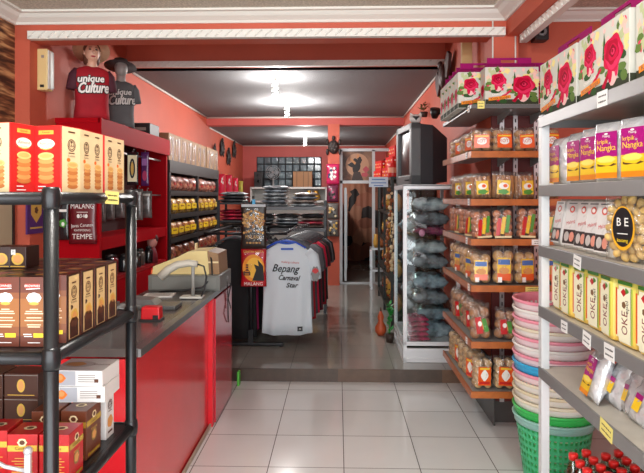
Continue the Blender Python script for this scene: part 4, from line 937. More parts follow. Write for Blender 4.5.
m = MB(); PKH = mat('pink_plastic', (226, 30, 110), .4)
for k in range(4): m.tube([(-.08+k*.03, -.02, .02+k*.012), (0+k*.03, -.02, .05+k*.01), (.08+k*.02, -.02, .015+k*.012)], .008, PKH, 6)
o = m.build('hanger_bundle'); o.location = (wx(228, 7.2), 7.22, .935); tag(o, 'bundle of bright pink hangers left of the printed pouches', 'hangers')

# ================================================================ far end of the shop
t = thing('display_counter', 'white shelf counter under the glass block window', 'shelf', (0, 0, 0)); WS = mat('white_shelf_board', (206, 206, 202), .5)
x0, x1 = wx(251, 12.7), wx(326, 12.7); zt2 = wz(290, 187, 12.7)
for z in (zt2-.02, 1.50, 1.1, .6): part('shelf', t, (((x0+x1)/2, 12.95, z), (x1-x0, .55, .04), WS))
for x in (x0, x1): part('side_panel', t, ((x, 12.95, (zt2+.112)/2), (.03, .55, zt2-.112), WS))
part('back_panel', t, (((x0+x1)/2, 13.21, .95), (x1-x0, .02, 1.65), WS))
def vase(px, nm):
    t = thing('brass_vase', nm, 'vase', (wx(px, 12.8), 12.8, 1.522), 0, 'brass vases on the white shelf'); m = MB(); m.lathe([(.05, 0), (.09, .05), (.10, .10), (.06, .17), (.045, .2), (.06, .22)], mat('brass', (206, 160, 70), .3, .7), n=16); m.build('vase_body', t); return t
vase(316, 'brass vase on the white shelf, right one beside the pillar'); vase(309, 'brass vase on the white shelf, second from the pillar')
m = MB(); KB = mat('brown_carton', (150, 106, 66), .6); w_ = wx(312, 12.75)-wx(293, 12.75); hh = wz(300, 171.5, 12.75)-zt2; m.box((0, 0, hh/2), (w_, .3, hh), KB, bev=.004)
for q in (-.3, .05, .3): m.rect(face_m((0, -.15, hh/2), (1, 0, 0), (0, 0, 1)), w_*q, 0, w_*.04, hh*.98, mat('carton_seam', (110, 76, 48), .6), .001)
o = m.build('cardboard_box'); o.location = (wx(302.5, 12.75), 12.9, zt2); tag(o, 'brown box on the white shelf before the glass blocks', 'box')
t = thing('loudspeaker', 'black speaker on the white shelf left of the glass blocks', 'speaker', (wx(258.5, 12.8), 12.85, zt2)); m = MB(); m.box((0, 0, .17), (.19, .2, .35), BLACK, bev=.008); m.build('cabinet', t); m = MB(); m.lathe([(.07, 0), (.06, .008), (.02, -.002)], mat('speaker_cone', (40, 40, 42), .7), n=18, M=tr(0, -.1, .13) @ Matrix.Rotation(PI/2, 4, 'X')); m.lathe([(.03, 0), (.02, .006)], MATS['speaker_cone'], n=14, M=tr(0, -.1, .27) @ Matrix.Rotation(PI/2, 4, 'X')); m.build('cone', t)
t = thing('table_fan', 'small round table fan on the white shelf beside the speaker', 'fan', (wx(273, 12.8), 12.85, zt2)); FGM = mat('fan_grey', (150, 150, 150), .4)
m = MB(); m.lathe([(.1, 0), (.09, .02), (.02, .03), (.018, .2)], FGM, n=16); m.build('stand', t); m = MB(); M_ = tr(0, -.05, .33) @ Matrix.Rotation(PI/2, 4, 'X')
for r in (.16, .12, .08): m.tube([(r*math.cos(a), r*math.sin(a), .01) for a in (2*PI*k/20 for k in range(20))], .004, FGM, 5, True, M=M_)
for k in range(10): a = 2*PI*k/10; m.tube([(0, 0, .02), (.16*math.cos(a), .16*math.sin(a), .01)], .003, FGM, 4, M=M_)
m.build('guard', t); m = MB()
for k in range(3):
    a = 2*PI*k/3; m.ell(M_ @ Matrix.Rotation(a, 4, 'Z'), .075, 0, .06, .045, mat('fan_blade', (120, 130, 136), .4), -.01, 14)
m.lathe([(.025, -.02), (.025, .02)], FGM, n=12, M=M_); m.build('blades', t)
# ornaments on the left wall and on the pillar
def turtle(nm, lab, loc, rz, s, grp):
    t = thing(nm, lab, 'ornament', loc, rz, grp); BW = mat('blackened_wood', (38, 30, 28), .5, bump=.4, bscale=30)
    m = MB(); m.ball((0, 0, 0), (.085*s, .03*s, .105*s), BW, 16, 10); sh_ = m.build('shell', t); q = MB()
    for k in range(7): a = 2*PI*k/6; q.ball((0 if k == 6 else math.cos(a)*.045*s, -.026*s, 0 if k == 6 else math.sin(a)*.055*s), (.02*s, .01*s, .022*s), mat('carved_wood', (62, 50, 46), .5), 8, 6)
    q.build('shell_plate', sh_)
    m = MB(); m.ball((0, -.005, .135*s), (.026*s, .02*s, .04*s), BW, 10, 8); m.build('head', t)
    for sx, sz, a in ((-1, 1, .7), (1, 1, -.7), (-1, -1, -.7), (1, -1, .7)):
        m = MB(); m.ball((sx*.095*s, 0, sz*.075*s), (.022*s, .012*s, .05*s), BW, 8, 6); m.build('flipper', t)
    return t
turtle('turtle_carving', 'black turtle carving on the front of the orange pillar', (wx(333.5, 9.57), 9.565, wz(333, 147, 9.57)), 0, 1.1, None)
for i, (px, py) in enumerate(((214.5, 150), (222, 149), (228.5, 158), (234, 151))):
    Y = yx(px, -2.22); turtle('turtle_carving', 'black oval carving on the left wall, %s from the front' % ORD[i], (-2.215, Y, wz(px, py, Y)), PI/2, 1.25 if i else .7, 'black carvings on the left wall')
def pill(py0, py1, px0, px1, col, deco, label, cat='pouch'):
    Y = 9.52; return hang_pack('hanging_pouch', px0, px1, py0, py1, Y, col, deco, label, cat, 'pouches hanging on the pillar', .05)
def dots(c, n=7):
    def f(m, F, w, h):
        rr = random.Random(n)
        for k in range(n): m.ell(F, rr.uniform(-.3, .3)*w, rr.uniform(-.32, .32)*h, w*.1, h*.07, c[k % len(c)], .002+.0003*k, 9, .2, 4)
    return f
pill(164, 184.5, 326.5, 339.5, mat('magenta_pouch', (206, 40, 96), .3, coat=.6), dots([WINK, mat('navy_ink', (40, 40, 90), .5), WINK], 16), 'pink pouch with white and navy print, topmost on the pillar')
pill(185, 202, 327, 338.5, mat('plum_pouch', (110, 40, 70), .3, coat=.6), dots([INK, mat('rose_print', (0, 0, 0)), INK], 9), 'plum and black pouch on the pillar, second from the top')
pill(203, 219, 327, 339, mat('grey_pouch', (96, 92, 88), .3, coat=.6), dots([GOLD, INK, CREAM], 12), 'grey pouch with gold and cream print on the pillar')
pill(219.5, 236.5, 327, 339, mat('grey_pouch', (0, 0, 0)), dots([GOLD, GOLD, INK, CREAM], 11), 'lowest grey and gold pouch on the pillar')
# pink bunting bags on the left wall
for i, (a, b, c_, d_) in enumerate(((218, 225, 174, 196), (225.5, 232, 175, 197), (232.5, 238, 178, 196))):
    Y = 10.2+i*.45; hang_pack('wall_bag', a, b, c_, d_, Y, mat('pink_wall_bag', (206, 36, 70), .4), dots([WINK, mat('rose_print', (0, 0, 0))], 5), 'pink red bag hanging on the left wall, %s from the front' % ORD[i], 'bag', 'pink bags on the left wall', .06)
hang_pack('wall_bag', 238.5, 243, 181, 197, 11.9, mat('olive_wall_bag', (170, 160, 60), .5), dots([GRN], 3), 'small olive green bag beside the pink wall bags', 'bag', None, .06)
# dark room behind the doorway: patterned curtain
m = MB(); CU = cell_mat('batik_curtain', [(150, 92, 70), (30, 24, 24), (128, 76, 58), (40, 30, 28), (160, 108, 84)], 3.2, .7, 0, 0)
xs = [wx(343, 12.9)+k*.02 for k in range(40)]; vs, fs = [], []
for i, x in enumerate(xs):
    for z in (.16, 2.25): vs.append((x, 12.9+.012*math.sin(i*.9), z))
    for z in (.16, 2.25): vs.append((x, 12.93+.012*math.sin(i*.9), z))
for i in range(len(xs)-1):
    a = i*4; b = a+4; fs += [(a, b, b+1, a+1), (b+2, a+2, a+3, b+3), (a+1, b+1, b+3, a+3), (a, a+2, b+2, b)]
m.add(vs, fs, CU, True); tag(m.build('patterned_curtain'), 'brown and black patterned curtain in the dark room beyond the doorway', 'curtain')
# ================================================================ RIGHT: bread rack
BX0, BX1, BY0, BYM, BY1, BXA = .865, 1.46, 3.72, 4.08, 4.72, 1.09
WOOD = mat('brown_wood_edge', (188, 104, 48), .4, noise=.25, nscale=14, coat=.2); UND = mat('shelf_grey_metal', (150, 150, 148), .5, .2)
BZ = [2.20, 1.898, 1.587, 1.328, 1.027, .661, .338]
t = thing('bread_rack', 'tall wall rack of wood edged shelves full of bread bags', 'shelf', (0, 0, 0))
def lshape(z, th, mt, inset=0):
    m = MB(); i = inset
    P = [(BX0+i, BY0+i), (BX1, BY0+i), (BX1, BYM), (BXA, BYM), (BXA, BY1), (BX0+i, BY1)]
    n = len(P); vs = [(x, y, z-th) for x, y in P]+[(x, y, z) for x, y in P]
    m.add(vs, [tuple(range(n-1, -1, -1)), tuple(range(n, 2*n))]+[(k, (k+1) % n, (k+1) % n+n, k+n) for k in range(n)], mt); return m
for k, z in enumerate(BZ):
    s = lshape(z-.004, .02, UND, .006).build('shelf', t); m = MB(); e = WOOD if k else mat('grey_shelf_edge', (96, 98, 98), .4, .3); hh = .042 if k else .025
    m.box(((BX0+BX1)/2, BY0+.004, z-hh/2), (BX1-BX0, .012, hh), e); m.build('edge_board', s)
    m = MB(); m.box((BX0+.003, (BY0+BY1)/2, z-hh/2), (.012, BY1-BY0, hh), e); m.build('edge_board', s)
    for x in (1.13, 1.36):
      m = MB(); m.prism([(0, 0), (0, -.06), (.30, -.012), (.30, 0)], .012, UND, tr(x, BYM, z-.024) @ Matrix.Rotation(-PI/2, 4, 'Z')); m.build('bracket', s)
m = MB(); m.box(((BXA+BX1)/2+.02, BYM+.008, 1.3), (BX1-BXA+.04, .016, 2.3), mat('shaded_wall_maroon', (96, 26, 24), .5)); m.build('back_panel', t)  # maroon panel added as the wall's shade between the shelves
for x in (1.16, 1.255, 1.40):
    m = MB(); m.box((x, BYM-.006, 1.3), (.03, .014, 2.3), ALU)
    for q in range(40): m.box((x, BYM-.0135, .25+q*.054), (.008, .002, .026), INK)
    m.build('slotted_upright', t)
# ---------------------------------------------------------------- bread bags
BUN = [mat('bun_crust', (214, 160, 104), .55, noise=.25, nscale=30), mat('rusk_crust', (196, 132, 76), .6, noise=.3, nscale=40), mat('pinkish_cracker', (222, 140, 96), .6, noise=.25, nscale=40), mat('golden_loaf', (222, 172, 108), .5, noise=.2, nscale=20), mat('nut_brown_bun', (190, 134, 88), .55, noise=.25, nscale=30), mat('pale_cracker', (226, 188, 132), .6, noise=.25, nscale=40)]
BFILM = film_mat('bread_bag_film', (252, 250, 246), .16, .16, 1.0, 34, .05)
lo = mat('label_orange', (232, 92, 30), .35, coat=.4); ly = mat('label_yellow', (240, 196, 60), .35, coat=.4); lr = mat('label_red', (200, 34, 36), .35, coat=.4); lg = mat('label_green', (80, 150, 60), .35, coat=.4)
def bread_bag(kind, lab=True):
    w, h, d = .142, (.165, .18, .205, .235, .225, .21)[kind], .10
    t = thing('bread_bag', 'bread bag', 'bread bag'); rr = random.Random(kind+5); b = BUN[kind]
    if kind in (0, 3, 4):      # stacked round buns
        rows = 3; rz = (h*.86)/rows/2
        for k in range(rows):
            for sx in (-1, 1):
                m = MB(); m.ball((0, 0, 0), (w*.245, d*.43, rz*1.08), b, 12, 8); m.build('bun', t, (sx*w*.235, rr.uniform(-.004, .004), .006+rz+k*rz*2))
    elif kind == 1:            # upright sticks
        for k in range(5):
            m = MB(); m.tube([(0, 0, .006), (.003, 0, h*.45), (-.002, 0, h*.86)], [.0145, .016, .013], b, 8); m.build('breadstick', t, (-w*.38+k*w*.19, rr.uniform(-.006, .006), 0))
    else:                      # rows of crackers
        for k in range(4):
            for sx in (-1, 1):
                m = MB(); m.lathe([(h*.11, -.038), (h*.122, -.026), (h*.122, .026), (h*.11, .038)], b, n=14, M=Matrix.Rotation(PI/2, 4, 'X')); m.build('cracker', t, (sx*w*.235, rr.uniform(-.003, .003), .005+h*.115+k*h*.215))
    m = MB(); m.pillow(w, h, d, BFILM, 10, 12, .004, kind+1, .03, p=4.5); m.build('clear_bag', t)
    l = MB(); F = face_m((0, -d/2-.002, h*.42), (1, 0, 0), (0, 0, 1)); lw, lh = w*.60, h*.46
    if kind == 0: l.rect(F, 0, 0, lw*1.15, lh*1.2, lo, .0); l.ell(F, 0, 0, lw*.4, lh*.32, WINK, .001, 14); l.text(F, 'ROTI', 0, 0, lh*.3, lr, .0016); l.rect(F, 0, lh*.45, lw, lh*.12, ly, .001)
    elif kind == 1: l.rect(F, 0, 0, lw*.95, lh*1.1, ly, .0); l.ell(F, 0, lh*.1, lw*.36, lh*.26, WINK, .001, 14); l.ell(F, 0, -lh*.35, lw*.4, lh*.2, lg, .001, 12, .15, 5); l.ell(F, .01, lh*.12, lw*.16, lh*.14, lo, .0014)
    elif kind == 2:
        l.rect(F, 0, 0, lw*.9, lh*.5, lo, -.0006)
        for k, c in enumerate((lr, ly, lg)): l.rect(F, lw*(-.3+.32*k), lh*(.1*(k-1)), lw*.26, lh*1.2, c, .0004*k, -.15)
        l.rect(F, 0, -lh*.8, lw*1.2, lh*.14, CREAM, .001)
    elif kind == 3: l.rect(F, 0, .0, lw*1.0, lh*1.3, ly, .0); l.rect(F, 0, lh*.4, lw*.9, lh*.3, mat('label_blue', (70, 110, 180), .4), .001); l.rect(F, 0, -lh*.45, lw*1.0, lh*.4, lo, .0008); l.ell(F, 0, -lh*.1, lw*.4, lh*.2, TAN, .0012, 14); l.rect(F, -lw*.3, -lh*.62, lw*.3, lh*.3, WINK, .0014)
    elif kind == 4: l.rect(F, lw*.1, 0, lw*.5, lh*.5, TAN, -.0004); l.rect(F, -lw*.18, 0, lw*.5, lh*1.0, lr, .0, .1); l.rect(F, lw*.3, 0, lw*.34, lh*.8, lg, .0006, .25); l.ell(F, -.01, .01, lw*.16, lh*.16, WINK, .0012)
    else: l.rect(F, 0, 0, lw*1.05, lh*1.25, lo, .0); l.ell(F, 0, lh*.05, lw*.3, lh*.36, WINK, .001, 14, .1, 4); l.rect(F, 0, -lh*.45, lw*.9, lh*.16, lr, .001); l.rect(F, 0, lh*.5, lw*.8, lh*.14, ly, .001)
    if lab: l.build('label', t)
    return t
KN = ['round bun bag with orange label', 'breadstick bag with yellow label', 'cracker bag with striped label', 'golden roll bag with yellow label', 'brown bun bag with red label', 'pale cracker bag with orange label']
SHN = ['second', 'third', 'fourth', 'fifth', 'sixth', 'lowest']
GBB = 'bread bags on the wood edged rack'
for k in range(6):
    z = BZ[k+1]+.0005; P = Proto(bread_bag(k)); P2 = Proto(bread_bag(k, False)); xs = [.945, 1.09, 1.235, 1.38]
    for i, x in enumerate(xs): P.put((x+R.uniform(-.006, .006), 3.80+R.uniform(-.006, .01), z), 0, label='%s, %s from the aisle at front of %s shelf' % (KN[k], ORD[i], SHN[k]), group=GBB, rot=(R.uniform(-.05, .02), R.uniform(-.07, .07), R.uniform(-.22, .22)), scale=(R.uniform(.94, 1.04), 1, R.uniform(.93, 1.06)))
    for i in range(6):
        y = 3.965+i*.118
        (P2 if i % 3 else P).put((.95+R.uniform(-.006, .006), y, z), -PI/2*.72+R.uniform(-.2, .2) if k % 2 else -PI/2*.8+R.uniform(-.2, .2), '%s, %s behind the corner along the aisle on %s shelf' % (KN[k] if i % 3 == 0 else KN[k].split(' with')[0], ORD[i], SHN[k]), GBB)
for i, (x, z, c, cn) in enumerate(((1.30, BZ[3]-.02, WC, 'white'), (1.26, BZ[4]-.025, YC, 'yellow'))):
    o = price_tag('price_tag', .10, .036, c, 2, 30+i); o.location = (x, BY0-.004, z); tag(o, '%s handwritten tag on the %s wooden edge of bread rack' % (cn, SHN[i+2]), 'price tag')
o = price_tag('price_tag', .045, .05, YC, 2, 44); o.location = (.925, BY0-.004, BZ[0]-.003); tag(o, 'small yellow tag on the top grey edge of bread rack', 'price tag')
for i, z in enumerate(BZ[:6]):
    o = price_tag('price_tag', .05, .045, WC, 2, 50+i); o.location = (BX0-.0055, 3.78+.06*(i % 2), z-.02); o.rotation_euler = (0, 0, -PI/2); tag(o, 'white tag on the aisle edge of the %s bread shelf' % (['top']+SHN)[i], 'price tag', 'white tags on the aisle edge of the bread rack')
# ---------------------------------------------------------------- rose printed carrier boxes
PUR = mat('purple_card', (150, 22, 96), .4); WB = mat('white_gloss_card', (206, 206, 196), .5)
RO = [mat('rose_a', (176, 8, 48), .45), mat('rose_b', (206, 20, 70), .45), mat('rose_c', (222, 50, 96), .45), mat('rose_d', (140, 4, 36), .45), mat('rose_blush', (240, 196, 190), .4)]
LF1, LF2 = mat('leaf_a', (96, 122, 60), .5), mat('leaf_b', (52, 84, 44), .5); PALE = mat('pale_bloom', (232, 196, 176), .5)
def rose(m, F, x, y, r, l):
    m.ell(F, x, y-r*.75, r*.55, r*.8, RO[4], l, 16, .05, 3); m.ell(F, x-r*.3, y-r*.7, r*.25, r*.7, RO[1], l+.0002, 12); m.ell(F, x+r*.35, y-r*.6, r*.22, r*.6, RO[2], l+.0003, 12)
    m.ell(F, x, y, r, r*.86, RO[1], l+.0004, 26, .09, 5, .4); m.ell(F, x+r*.05, y-r*.1, r*.82, r*.66, RO[2], l+.0006, 24, .08, 4, 1); m.ell(F, x-r*.05, y+r*.08, r*.7, r*.58, RO[0], l+.0008, 22, .1, 5, 2)
    m.ell(F, x+r*.06, y+r*.02, r*.5, r*.4, RO[1], l+.001, 20, .1, 3, 1); m.ell(F, x, y+r*.1, r*.34, r*.28, RO[3], l+.0012, 16, .12, 4); m.ell(F, x+r*.04, y+r*.06, r*.2, r*.16, RO[2], l+.0014, 12); m.ell(F, x, y+r*.1, r*.1, r*.09, RO[3], l+.0016, 10)
def rose_box(w, h, d):
    t = thing('gift_carrier_box', 'box', 'box'); m = MB(); m.box((0, 0, h/2), (w, d, h), WB, bev=.0015); rr = random.Random(4)
    for sg in (-1, 1):
        F = face_m((0, sg*d/2, h/2), (-sg, 0, 0), (0, 0, 1)); m.rect(F, 0, -h*.42, w*.99, h*.13, mat('dark_green_print', (58, 62, 48), .4), .0005)
        for k in range(60):
            m.ell(F, rr.uniform(-.46, .46)*w, rr.uniform(-.1, .45)*h, rr.uniform(.010, .026), rr.uniform(.010, .022), rr.choice([PALE, RO[4], RO[2], LF1, mat('pale_sage', (186, 196, 150), .5), mat('pale_yellow_bloom', (236, 220, 150), .5)]), .0006+.00001*k, 9, .25, 4, k)
        for k in range(16): m.ell(F, rr.uniform(-.44, .44)*w, rr.uniform(-.40, .05)*h, .03, .018, LF1 if k % 2 else LF2, .0009+.00002*k, 10, .2, 2, k)
        m.poly(F, [(.02*w, .05*h), (.05*w, .38*h), (.09*w, .1*h)], LF2, .0012); m.poly(F, [(-.3*w, -.36*h), (-.02*w, -.1*h), (.0, -.14*h), (-.26*w, -.42*h)], RO[1], .0013); m.poly(F, [(.0, -.4*h), (.2*w, -.1*h), (.23*w, -.12*h), (.06*w, -.44*h)], RO[0], .0013)
        rose(m, F, -w*.25, h*.16, h*.20, .0014); rose(m, F, w*.22, h*.02, h*.29, .0016)
        m.rect(F, -w*.23, -h*.32, w*.42, h*.085, mat('banner_orange', (232, 140, 40), .4), .0034, .12); m.text(F, 'Kota Bunga', -w*.23, -h*.32, h*.07, mat('banner_brown', (120, 40, 20), .5), .0037, w*.34, .12); m.text(F, 'Oleh-oleh', -w*.24, -h*.22, h*.06, WINK, .0036, w*.26, .12)
    for sg in (-1, 1):
        F = face_m((sg*w/2, 0, h/2), (0, sg, 0), (0, 0, 1)); m.rect(F, 0, -h*.42, d*.98, h*.13, mat('dark_green_print', (0, 0, 0)), .0005); rose(m, F, 0, -h*.08, min(d, h)*.36, .0012)
        for k in range(5): m.ell(F, rr.uniform(-.4, .4)*d, rr.uniform(.1, .42)*h, .012, .012, PALE, .0006+.00001*k, 9, .25, 4, k)
    m.build('printed_body', t)
    g = MB(); hh = h*.26; vs = []
    for y in (-d*.48, d*.48): pass
    # gabled lid with a hand hole strip standing on the ridge
    n = 1
    g.add([(-w*.49, -d*.48, h), (w*.49, -d*.48, h), (w*.49, d*.48, h), (-w*.49, d*.48, h), (-w*.43, -.004, h+hh*.55), (w*.43, -.004, h+hh*.55), (w*.43, .004, h+hh*.55), (-w*.43, .004, h+hh*.55)],
          [(0, 1, 5, 4), (1, 2, 6, 5), (2, 3, 7, 6), (3, 0, 4, 7), (4, 5, 6, 7), (0, 3, 2, 1)], PUR)
    z0, z1 = h+hh*.5, h+hh*1.15
    for x0_, x1_, a, b in ((-w*.42, -w*.16, z0, z1), (w*.16, w*.42, z0, z1), (-w*.16, w*.16, z1-hh*.22, z1), (-w*.16, w*.16, z0, z0+hh*.12)): g.box(((x0_+x1_)/2, 0, (a+b)/2), (x1_-x0_, .006, b-a), PUR)
    g.build('carry_handle', t); return t
Pm = Proto(rose_box(.345, .245, .12)); zt = BZ[0]+.0005
Pm.put((1.13, 3.80, zt), 0, 'rose printed carrier box facing front on the top of bread rack', 'rose boxes on the bread rack')
for i in range(5): Pm.put((.985, 3.945+i*.135, zt), .0, 'rose printed carrier box, %s in the row along the aisle atop bread rack' % ORD[i], 'rose boxes on the bread rack')
Pm.put((1.30, 3.945, zt), 0, 'rose printed carrier box behind the front one, right side atop bread rack', 'rose boxes on the bread rack')

# ================================================================ grey metal shelving at right
GX0, GX1, GYF, GYN = 1.015, 1.46, 2.91, 1.0
GM = mat('grey_steel_shelf', (136, 136, 136), .4, .3); GMD = mat('grey_shelf_tray', (206, 200, 188), .45, noise=.12, nscale=6); PW = mat('white_steel_post', (216, 218, 220), .4)
GZ = [1.998, 1.655, 1.355, 1.051, .744, .185]
t = thing('metal_shelf', 'grey metal shop shelving with white posts at right front', 'shelf', (0, 0, 0))
for x in (GX0+.018, GX1):
    for y in (GYF-.02, GYN):
        m = MB(); m.box((x, y, 1.005), (.04, .045, 2.01), PW, bev=.003); m.build('post', t)
for z in GZ:
    m = MB(); m.box(((GX0+GX1)/2, (GYF+GYN)/2, z-.006), (GX1-GX0, GYF-GYN, .012), GMD); m.box((GX0+.002, (GYF+GYN)/2, z-.024), (.012, GYF-GYN, .056), GM, bev=.003); m.box((GX1, (GYF+GYN)/2, z-.024), (.012, GYF-GYN, .05), GM); m.box(((GX0+GX1)/2, GYF, z-.024), (GX1-GX0, .01, .05), GM); m.build('shelf', t)
m = MB(); m.box((GX1+.02, (GYF+GYN)/2, 1.36), (.012, GYF-GYN, 1.3), mat('dark_mesh_back', (70, 70, 70), .5)); m.build('back_panel', t)
Pb = Proto(rose_box(.44, .27, .16))
for i, y in enumerate((2.715, 2.255, 1.795)): Pb.put((1.11, y, GZ[0]+.0005), -PI/2-.02*i, 'large rose carrier box, %s from the far end atop grey shelving' % ORD[i], 'rose boxes on the grey shelving')
# foil pouches of chips
FOIL = mat('silver_foil', (226, 228, 232), .25, .35, coat=.5, bump=.5, bscale=30)
def foil_pack(w=.185, h=.24):
    t = thing('foil_pack', 'pack', 'snack pack'); m = MB(); m.pillow(w, h, .07, FOIL, 12, 14, .004, 9, .07, p=3.2); F = face_m((0, -.0385, h*.47), (1, 0, 0), (0, 0, 1)); MG = mat('magenta_label', (168, 24, 120), .3)
    m.build('foil_pouch', t); l = MB(); yb = mat('jackfruit_yellow', (244, 200, 40), .4); ob = mat('jackfruit_orange', (236, 140, 30), .4)
    l.rect(F, 0, h*.15, w*.58, h*.42, MG, .0); l.rect(F, 0, -h*.22, w*.58, h*.34, yb, .0002); l.rect(F, 0, -h*.35, w*.58, h*.09, ob, .0004)
    l.ell(F, 0, -h*.11, w*.26, h*.08, yb, .001, 16, .06, 5); l.ell(F, 0, -h*.09, w*.25, h*.055, mat('jackfruit_pale', (250, 226, 110), .4), .0012, 14, .06, 6); l.ell(F, 0, -h*.175, w*.26, h*.035, mat('jackfruit_dark', (96, 66, 30), .5), .0008, 14, .1, 5); l.ell(F, 0, -h*.25, w*.26, h*.055, yb, .0011, 14, .08, 5)
    l.text(F, 'kripik', -w*.1, h*.20, h*.075, YINK, .001, w*.3); l.text(F, 'Nangka', .0, h*.095, h*.10, YINK, .001, w*.5); l.text(F, 'Malang', 0, h*.29, h*.04, WINK, .001); l.ell(F, 0, h*.325, w*.05, h*.015, WINK, .001); l.build('label', t); return t
Pf = Proto(foil_pack()); zf = GZ[1]+.0005; GF2 = 'foil packs of jackfruit chips on the grey shelving'
for i, (y, x, a) in enumerate(((yx(562, 1.12), 1.12, .05), (yx(581, 1.11), 1.11, .12), (yx(596, 1.10), 1.10, .16), (yx(614, 1.085), 1.085, .34), (yx(641, 1.11), 1.11, .3), (1.66, 1.10, .1))):
    Pf.put((x, y, zf), -PI/2+a, 'purple and yellow foil chip pack, %s from the far end on second shelf' % ORD[i], GF2)
for i, (y, x) in enumerate(((2.55, 1.22), (2.35, 1.22), (2.15, 1.22), (1.95, 1.22), (1.75, 1.24))): Pf.put((x, y, zf), -PI/2-.1+.05*i, 'foil chip pack in the back row of second shelf, %s from far end' % ORD[i], GF2)
# white slim packs leaning on the third shelf
def slim_pack():
    t = thing('cracker_pack', 'pack', 'snack pack'); w, h = .125, .235; m = MB(); m.pillow(w, h, .05, mat('white_wrapper', (232, 230, 228), .25, coat=.6, bump=.25, bscale=22), 10, 12, .002, 12, .05, p=4); m.build('wrapper', t)
    l = MB(); F = face_m((0, -.0265, h/2), (1, 0, 0), (0, 0, 1)); pkp = mat('salmon_print', (226, 150, 130), .4)
    l.rect(F, 0, 0, w*.76, h*.88, mat('pale_wrapper_panel', (226, 224, 222), .3), -.0004); l.ell(F, 0, h*.28, w*.16, h*.07, mat('soft_red_print', (214, 84, 70), .4), .0, 14); l.ell(F, 0, h*.28, w*.09, h*.04, WINK, .0005); l.rect(F, 0, h*.40, w*.5, h*.025, GREYP, .0); l.text(F, 'Malang', 0, h*.02, h*.07, RINK, .0005, w*.5, .25)
    l.rect(F, 0, -h*.27, w*.74, h*.28, mat('dark_photo_print', (58, 48, 48), .4), .0); l.ell(F, -w*.14, -h*.27, w*.15, h*.1, mat('grey_print', (196, 190, 186), .4), .0006); l.ell(F, w*.17, -h*.27, w*.15, h*.1, pkp, .0006); l.build('label', t); return t
Ps = Proto(slim_pack()); zs = GZ[2]+.002
for i, (y, x, a, tl) in enumerate(((yx(559, 1.10), 1.10, .05, .17), (yx(572, 1.10), 1.10, .2, .16), (yx(584, 1.095), 1.095, .1, .14), (yx(594.5, 1.09), 1.09, .15, .13), (yx(606, 1.085), 1.085, .16, .12))):
    Ps.put((x, y, zs), label='white cracker pack, %s from the far end leaning on third shelf' % ORD[i], group='white cracker packs on the third shelf', rot=(-tl, 0, -PI/2+a))
t = thing('peanut_pack', 'oval pack of pale nuts with black lettered label on third shelf', 'snack pack', (1.085, yx(630, 1.085), zs), -PI/2+.3)
NUT = mat('pale_nut', (222, 186, 112), .5, noise=.2, nscale=30); rr = random.Random(3)
for lay in range(3):
    rx, rz_ = .098-.03*lay, .108-.03*lay; n = 18-5*lay
    for k in range(n):
        a = 2*PI*k/n; m = MB(); m.ball((0, 0, 0), (.017, .016, .021), NUT, 8, 6, Matrix.Rotation(rr.uniform(0, 3), 4, 'Y')); m.build('nut', t, (rx*math.cos(a), rr.uniform(-.01, .004), .125+rz_*math.sin(a)))
m = MB(); m.pillow(.24, .255, .06, BFILM, 12, 14, .002, 3, .0, p=2.4); m.build('clear_tray', t)
l = MB(); F = face_m((0, -.033, .127), (1, 0, 0), (0, 0, 1)); l.ell(F, 0, 0, .056, .082, mat('label_amber', (232, 170, 40), .4), 0, 26); l.ell(F, 0, .004, .049, .073, mat('label_black', (32, 32, 36), .35), .0008, 26); l.text(F, 'B', -.018, .022, .032, WINK, .0016, .02); l.text(F, 'E', .018, .022, .032, WINK, .0016, .018); l.text(F, 'kacang', 0, -.045, .014, YINK, .0016)
l.rect(F, 0, -.02, .05, .003, WINK, .0016); l.build('label', t)
def nut2():
    t = thing('biscuit_pack', 'brown biscuit pack behind the nut pack at right edge', 'snack pack', (1.14, 1.74, zs), -PI/2+.2); m = MB(); m.pillow(.15, .22, .06, mat('orange_wrapper', (206, 130, 84), .35, coat=.5), 8, 10, .003, 2, .04); m.build('wrapper', t); l = MB(); F = face_m((0, -.032, .11), (1, 0, 0), (0, 0, 1)); l.ell(F, 0, .02, .04, .05, RINK, 0, 16); l.ell(F, 0, .02, .03, .035, WINK, .001, 16); l.build('label', t)
nut2()
# yellow roll boxes on the fourth shelf
YB_ = zgrad_mat('yellow_box_print', (246, 206, 96), (236, 228, 110), 0, .26); 
def roll_box():
    t = thing('wafer_roll_box', 'box', 'box'); w, d, h = .132, .08, .25; m = MB(); m.box((0, 0, h/2), (w, d, h), YB_, bev=.026); m.build('carton', t)
    l = MB(); F = face_m((0, -d/2, h/2), (1, 0, 0), (0, 0, 1)); l.rect(F, -w*.0, -h*.02, w*.60, h*.82, mat('pale_panel', (246, 244, 214), .4), .0006); l.rect(F, -w*.36, -h*.02, w*.14, h*.7, mat('pale_panel', (246, 244, 214), .4), .0004); l.rect(F, w*.32, -h*.02, w*.10, h*.8, mat('pale_green_panel', (190, 214, 90), .4), .0006)
    l.rect(F, 0, h*.44, w*.7, h*.05, lg, .0006); l.ell(F, -w*.06, h*.30, w*.12, h*.05, lr, .001, 12, .2, 4); l.ell(F, w*.09, h*.33, w*.09, h*.04, lg, .001, 12, .2, 3)
    l.text(F, 'OKE', .0, -h*.14, w*.30, mat('dark_red_ink', (130, 24, 24), .5), .001, h*.34, PI/2); l.text(F, 'apel', w*.10, h*.10, w*.16, INK, .001, h*.18, PI/2); l.ell(F, -w*.05, h*.12, w*.1, h*.05, mat('mocha_print', (122, 86, 50), .5), .0009, 12, .1, 5); l.rect(F, -w*.42, 0, w*.08, h*.7, lo, .0005); l.build('label', t)
    return t
Py = Proto(roll_box()); zy = GZ[3]+.0005; GY = 'yellow wafer roll boxes on the fourth shelf'
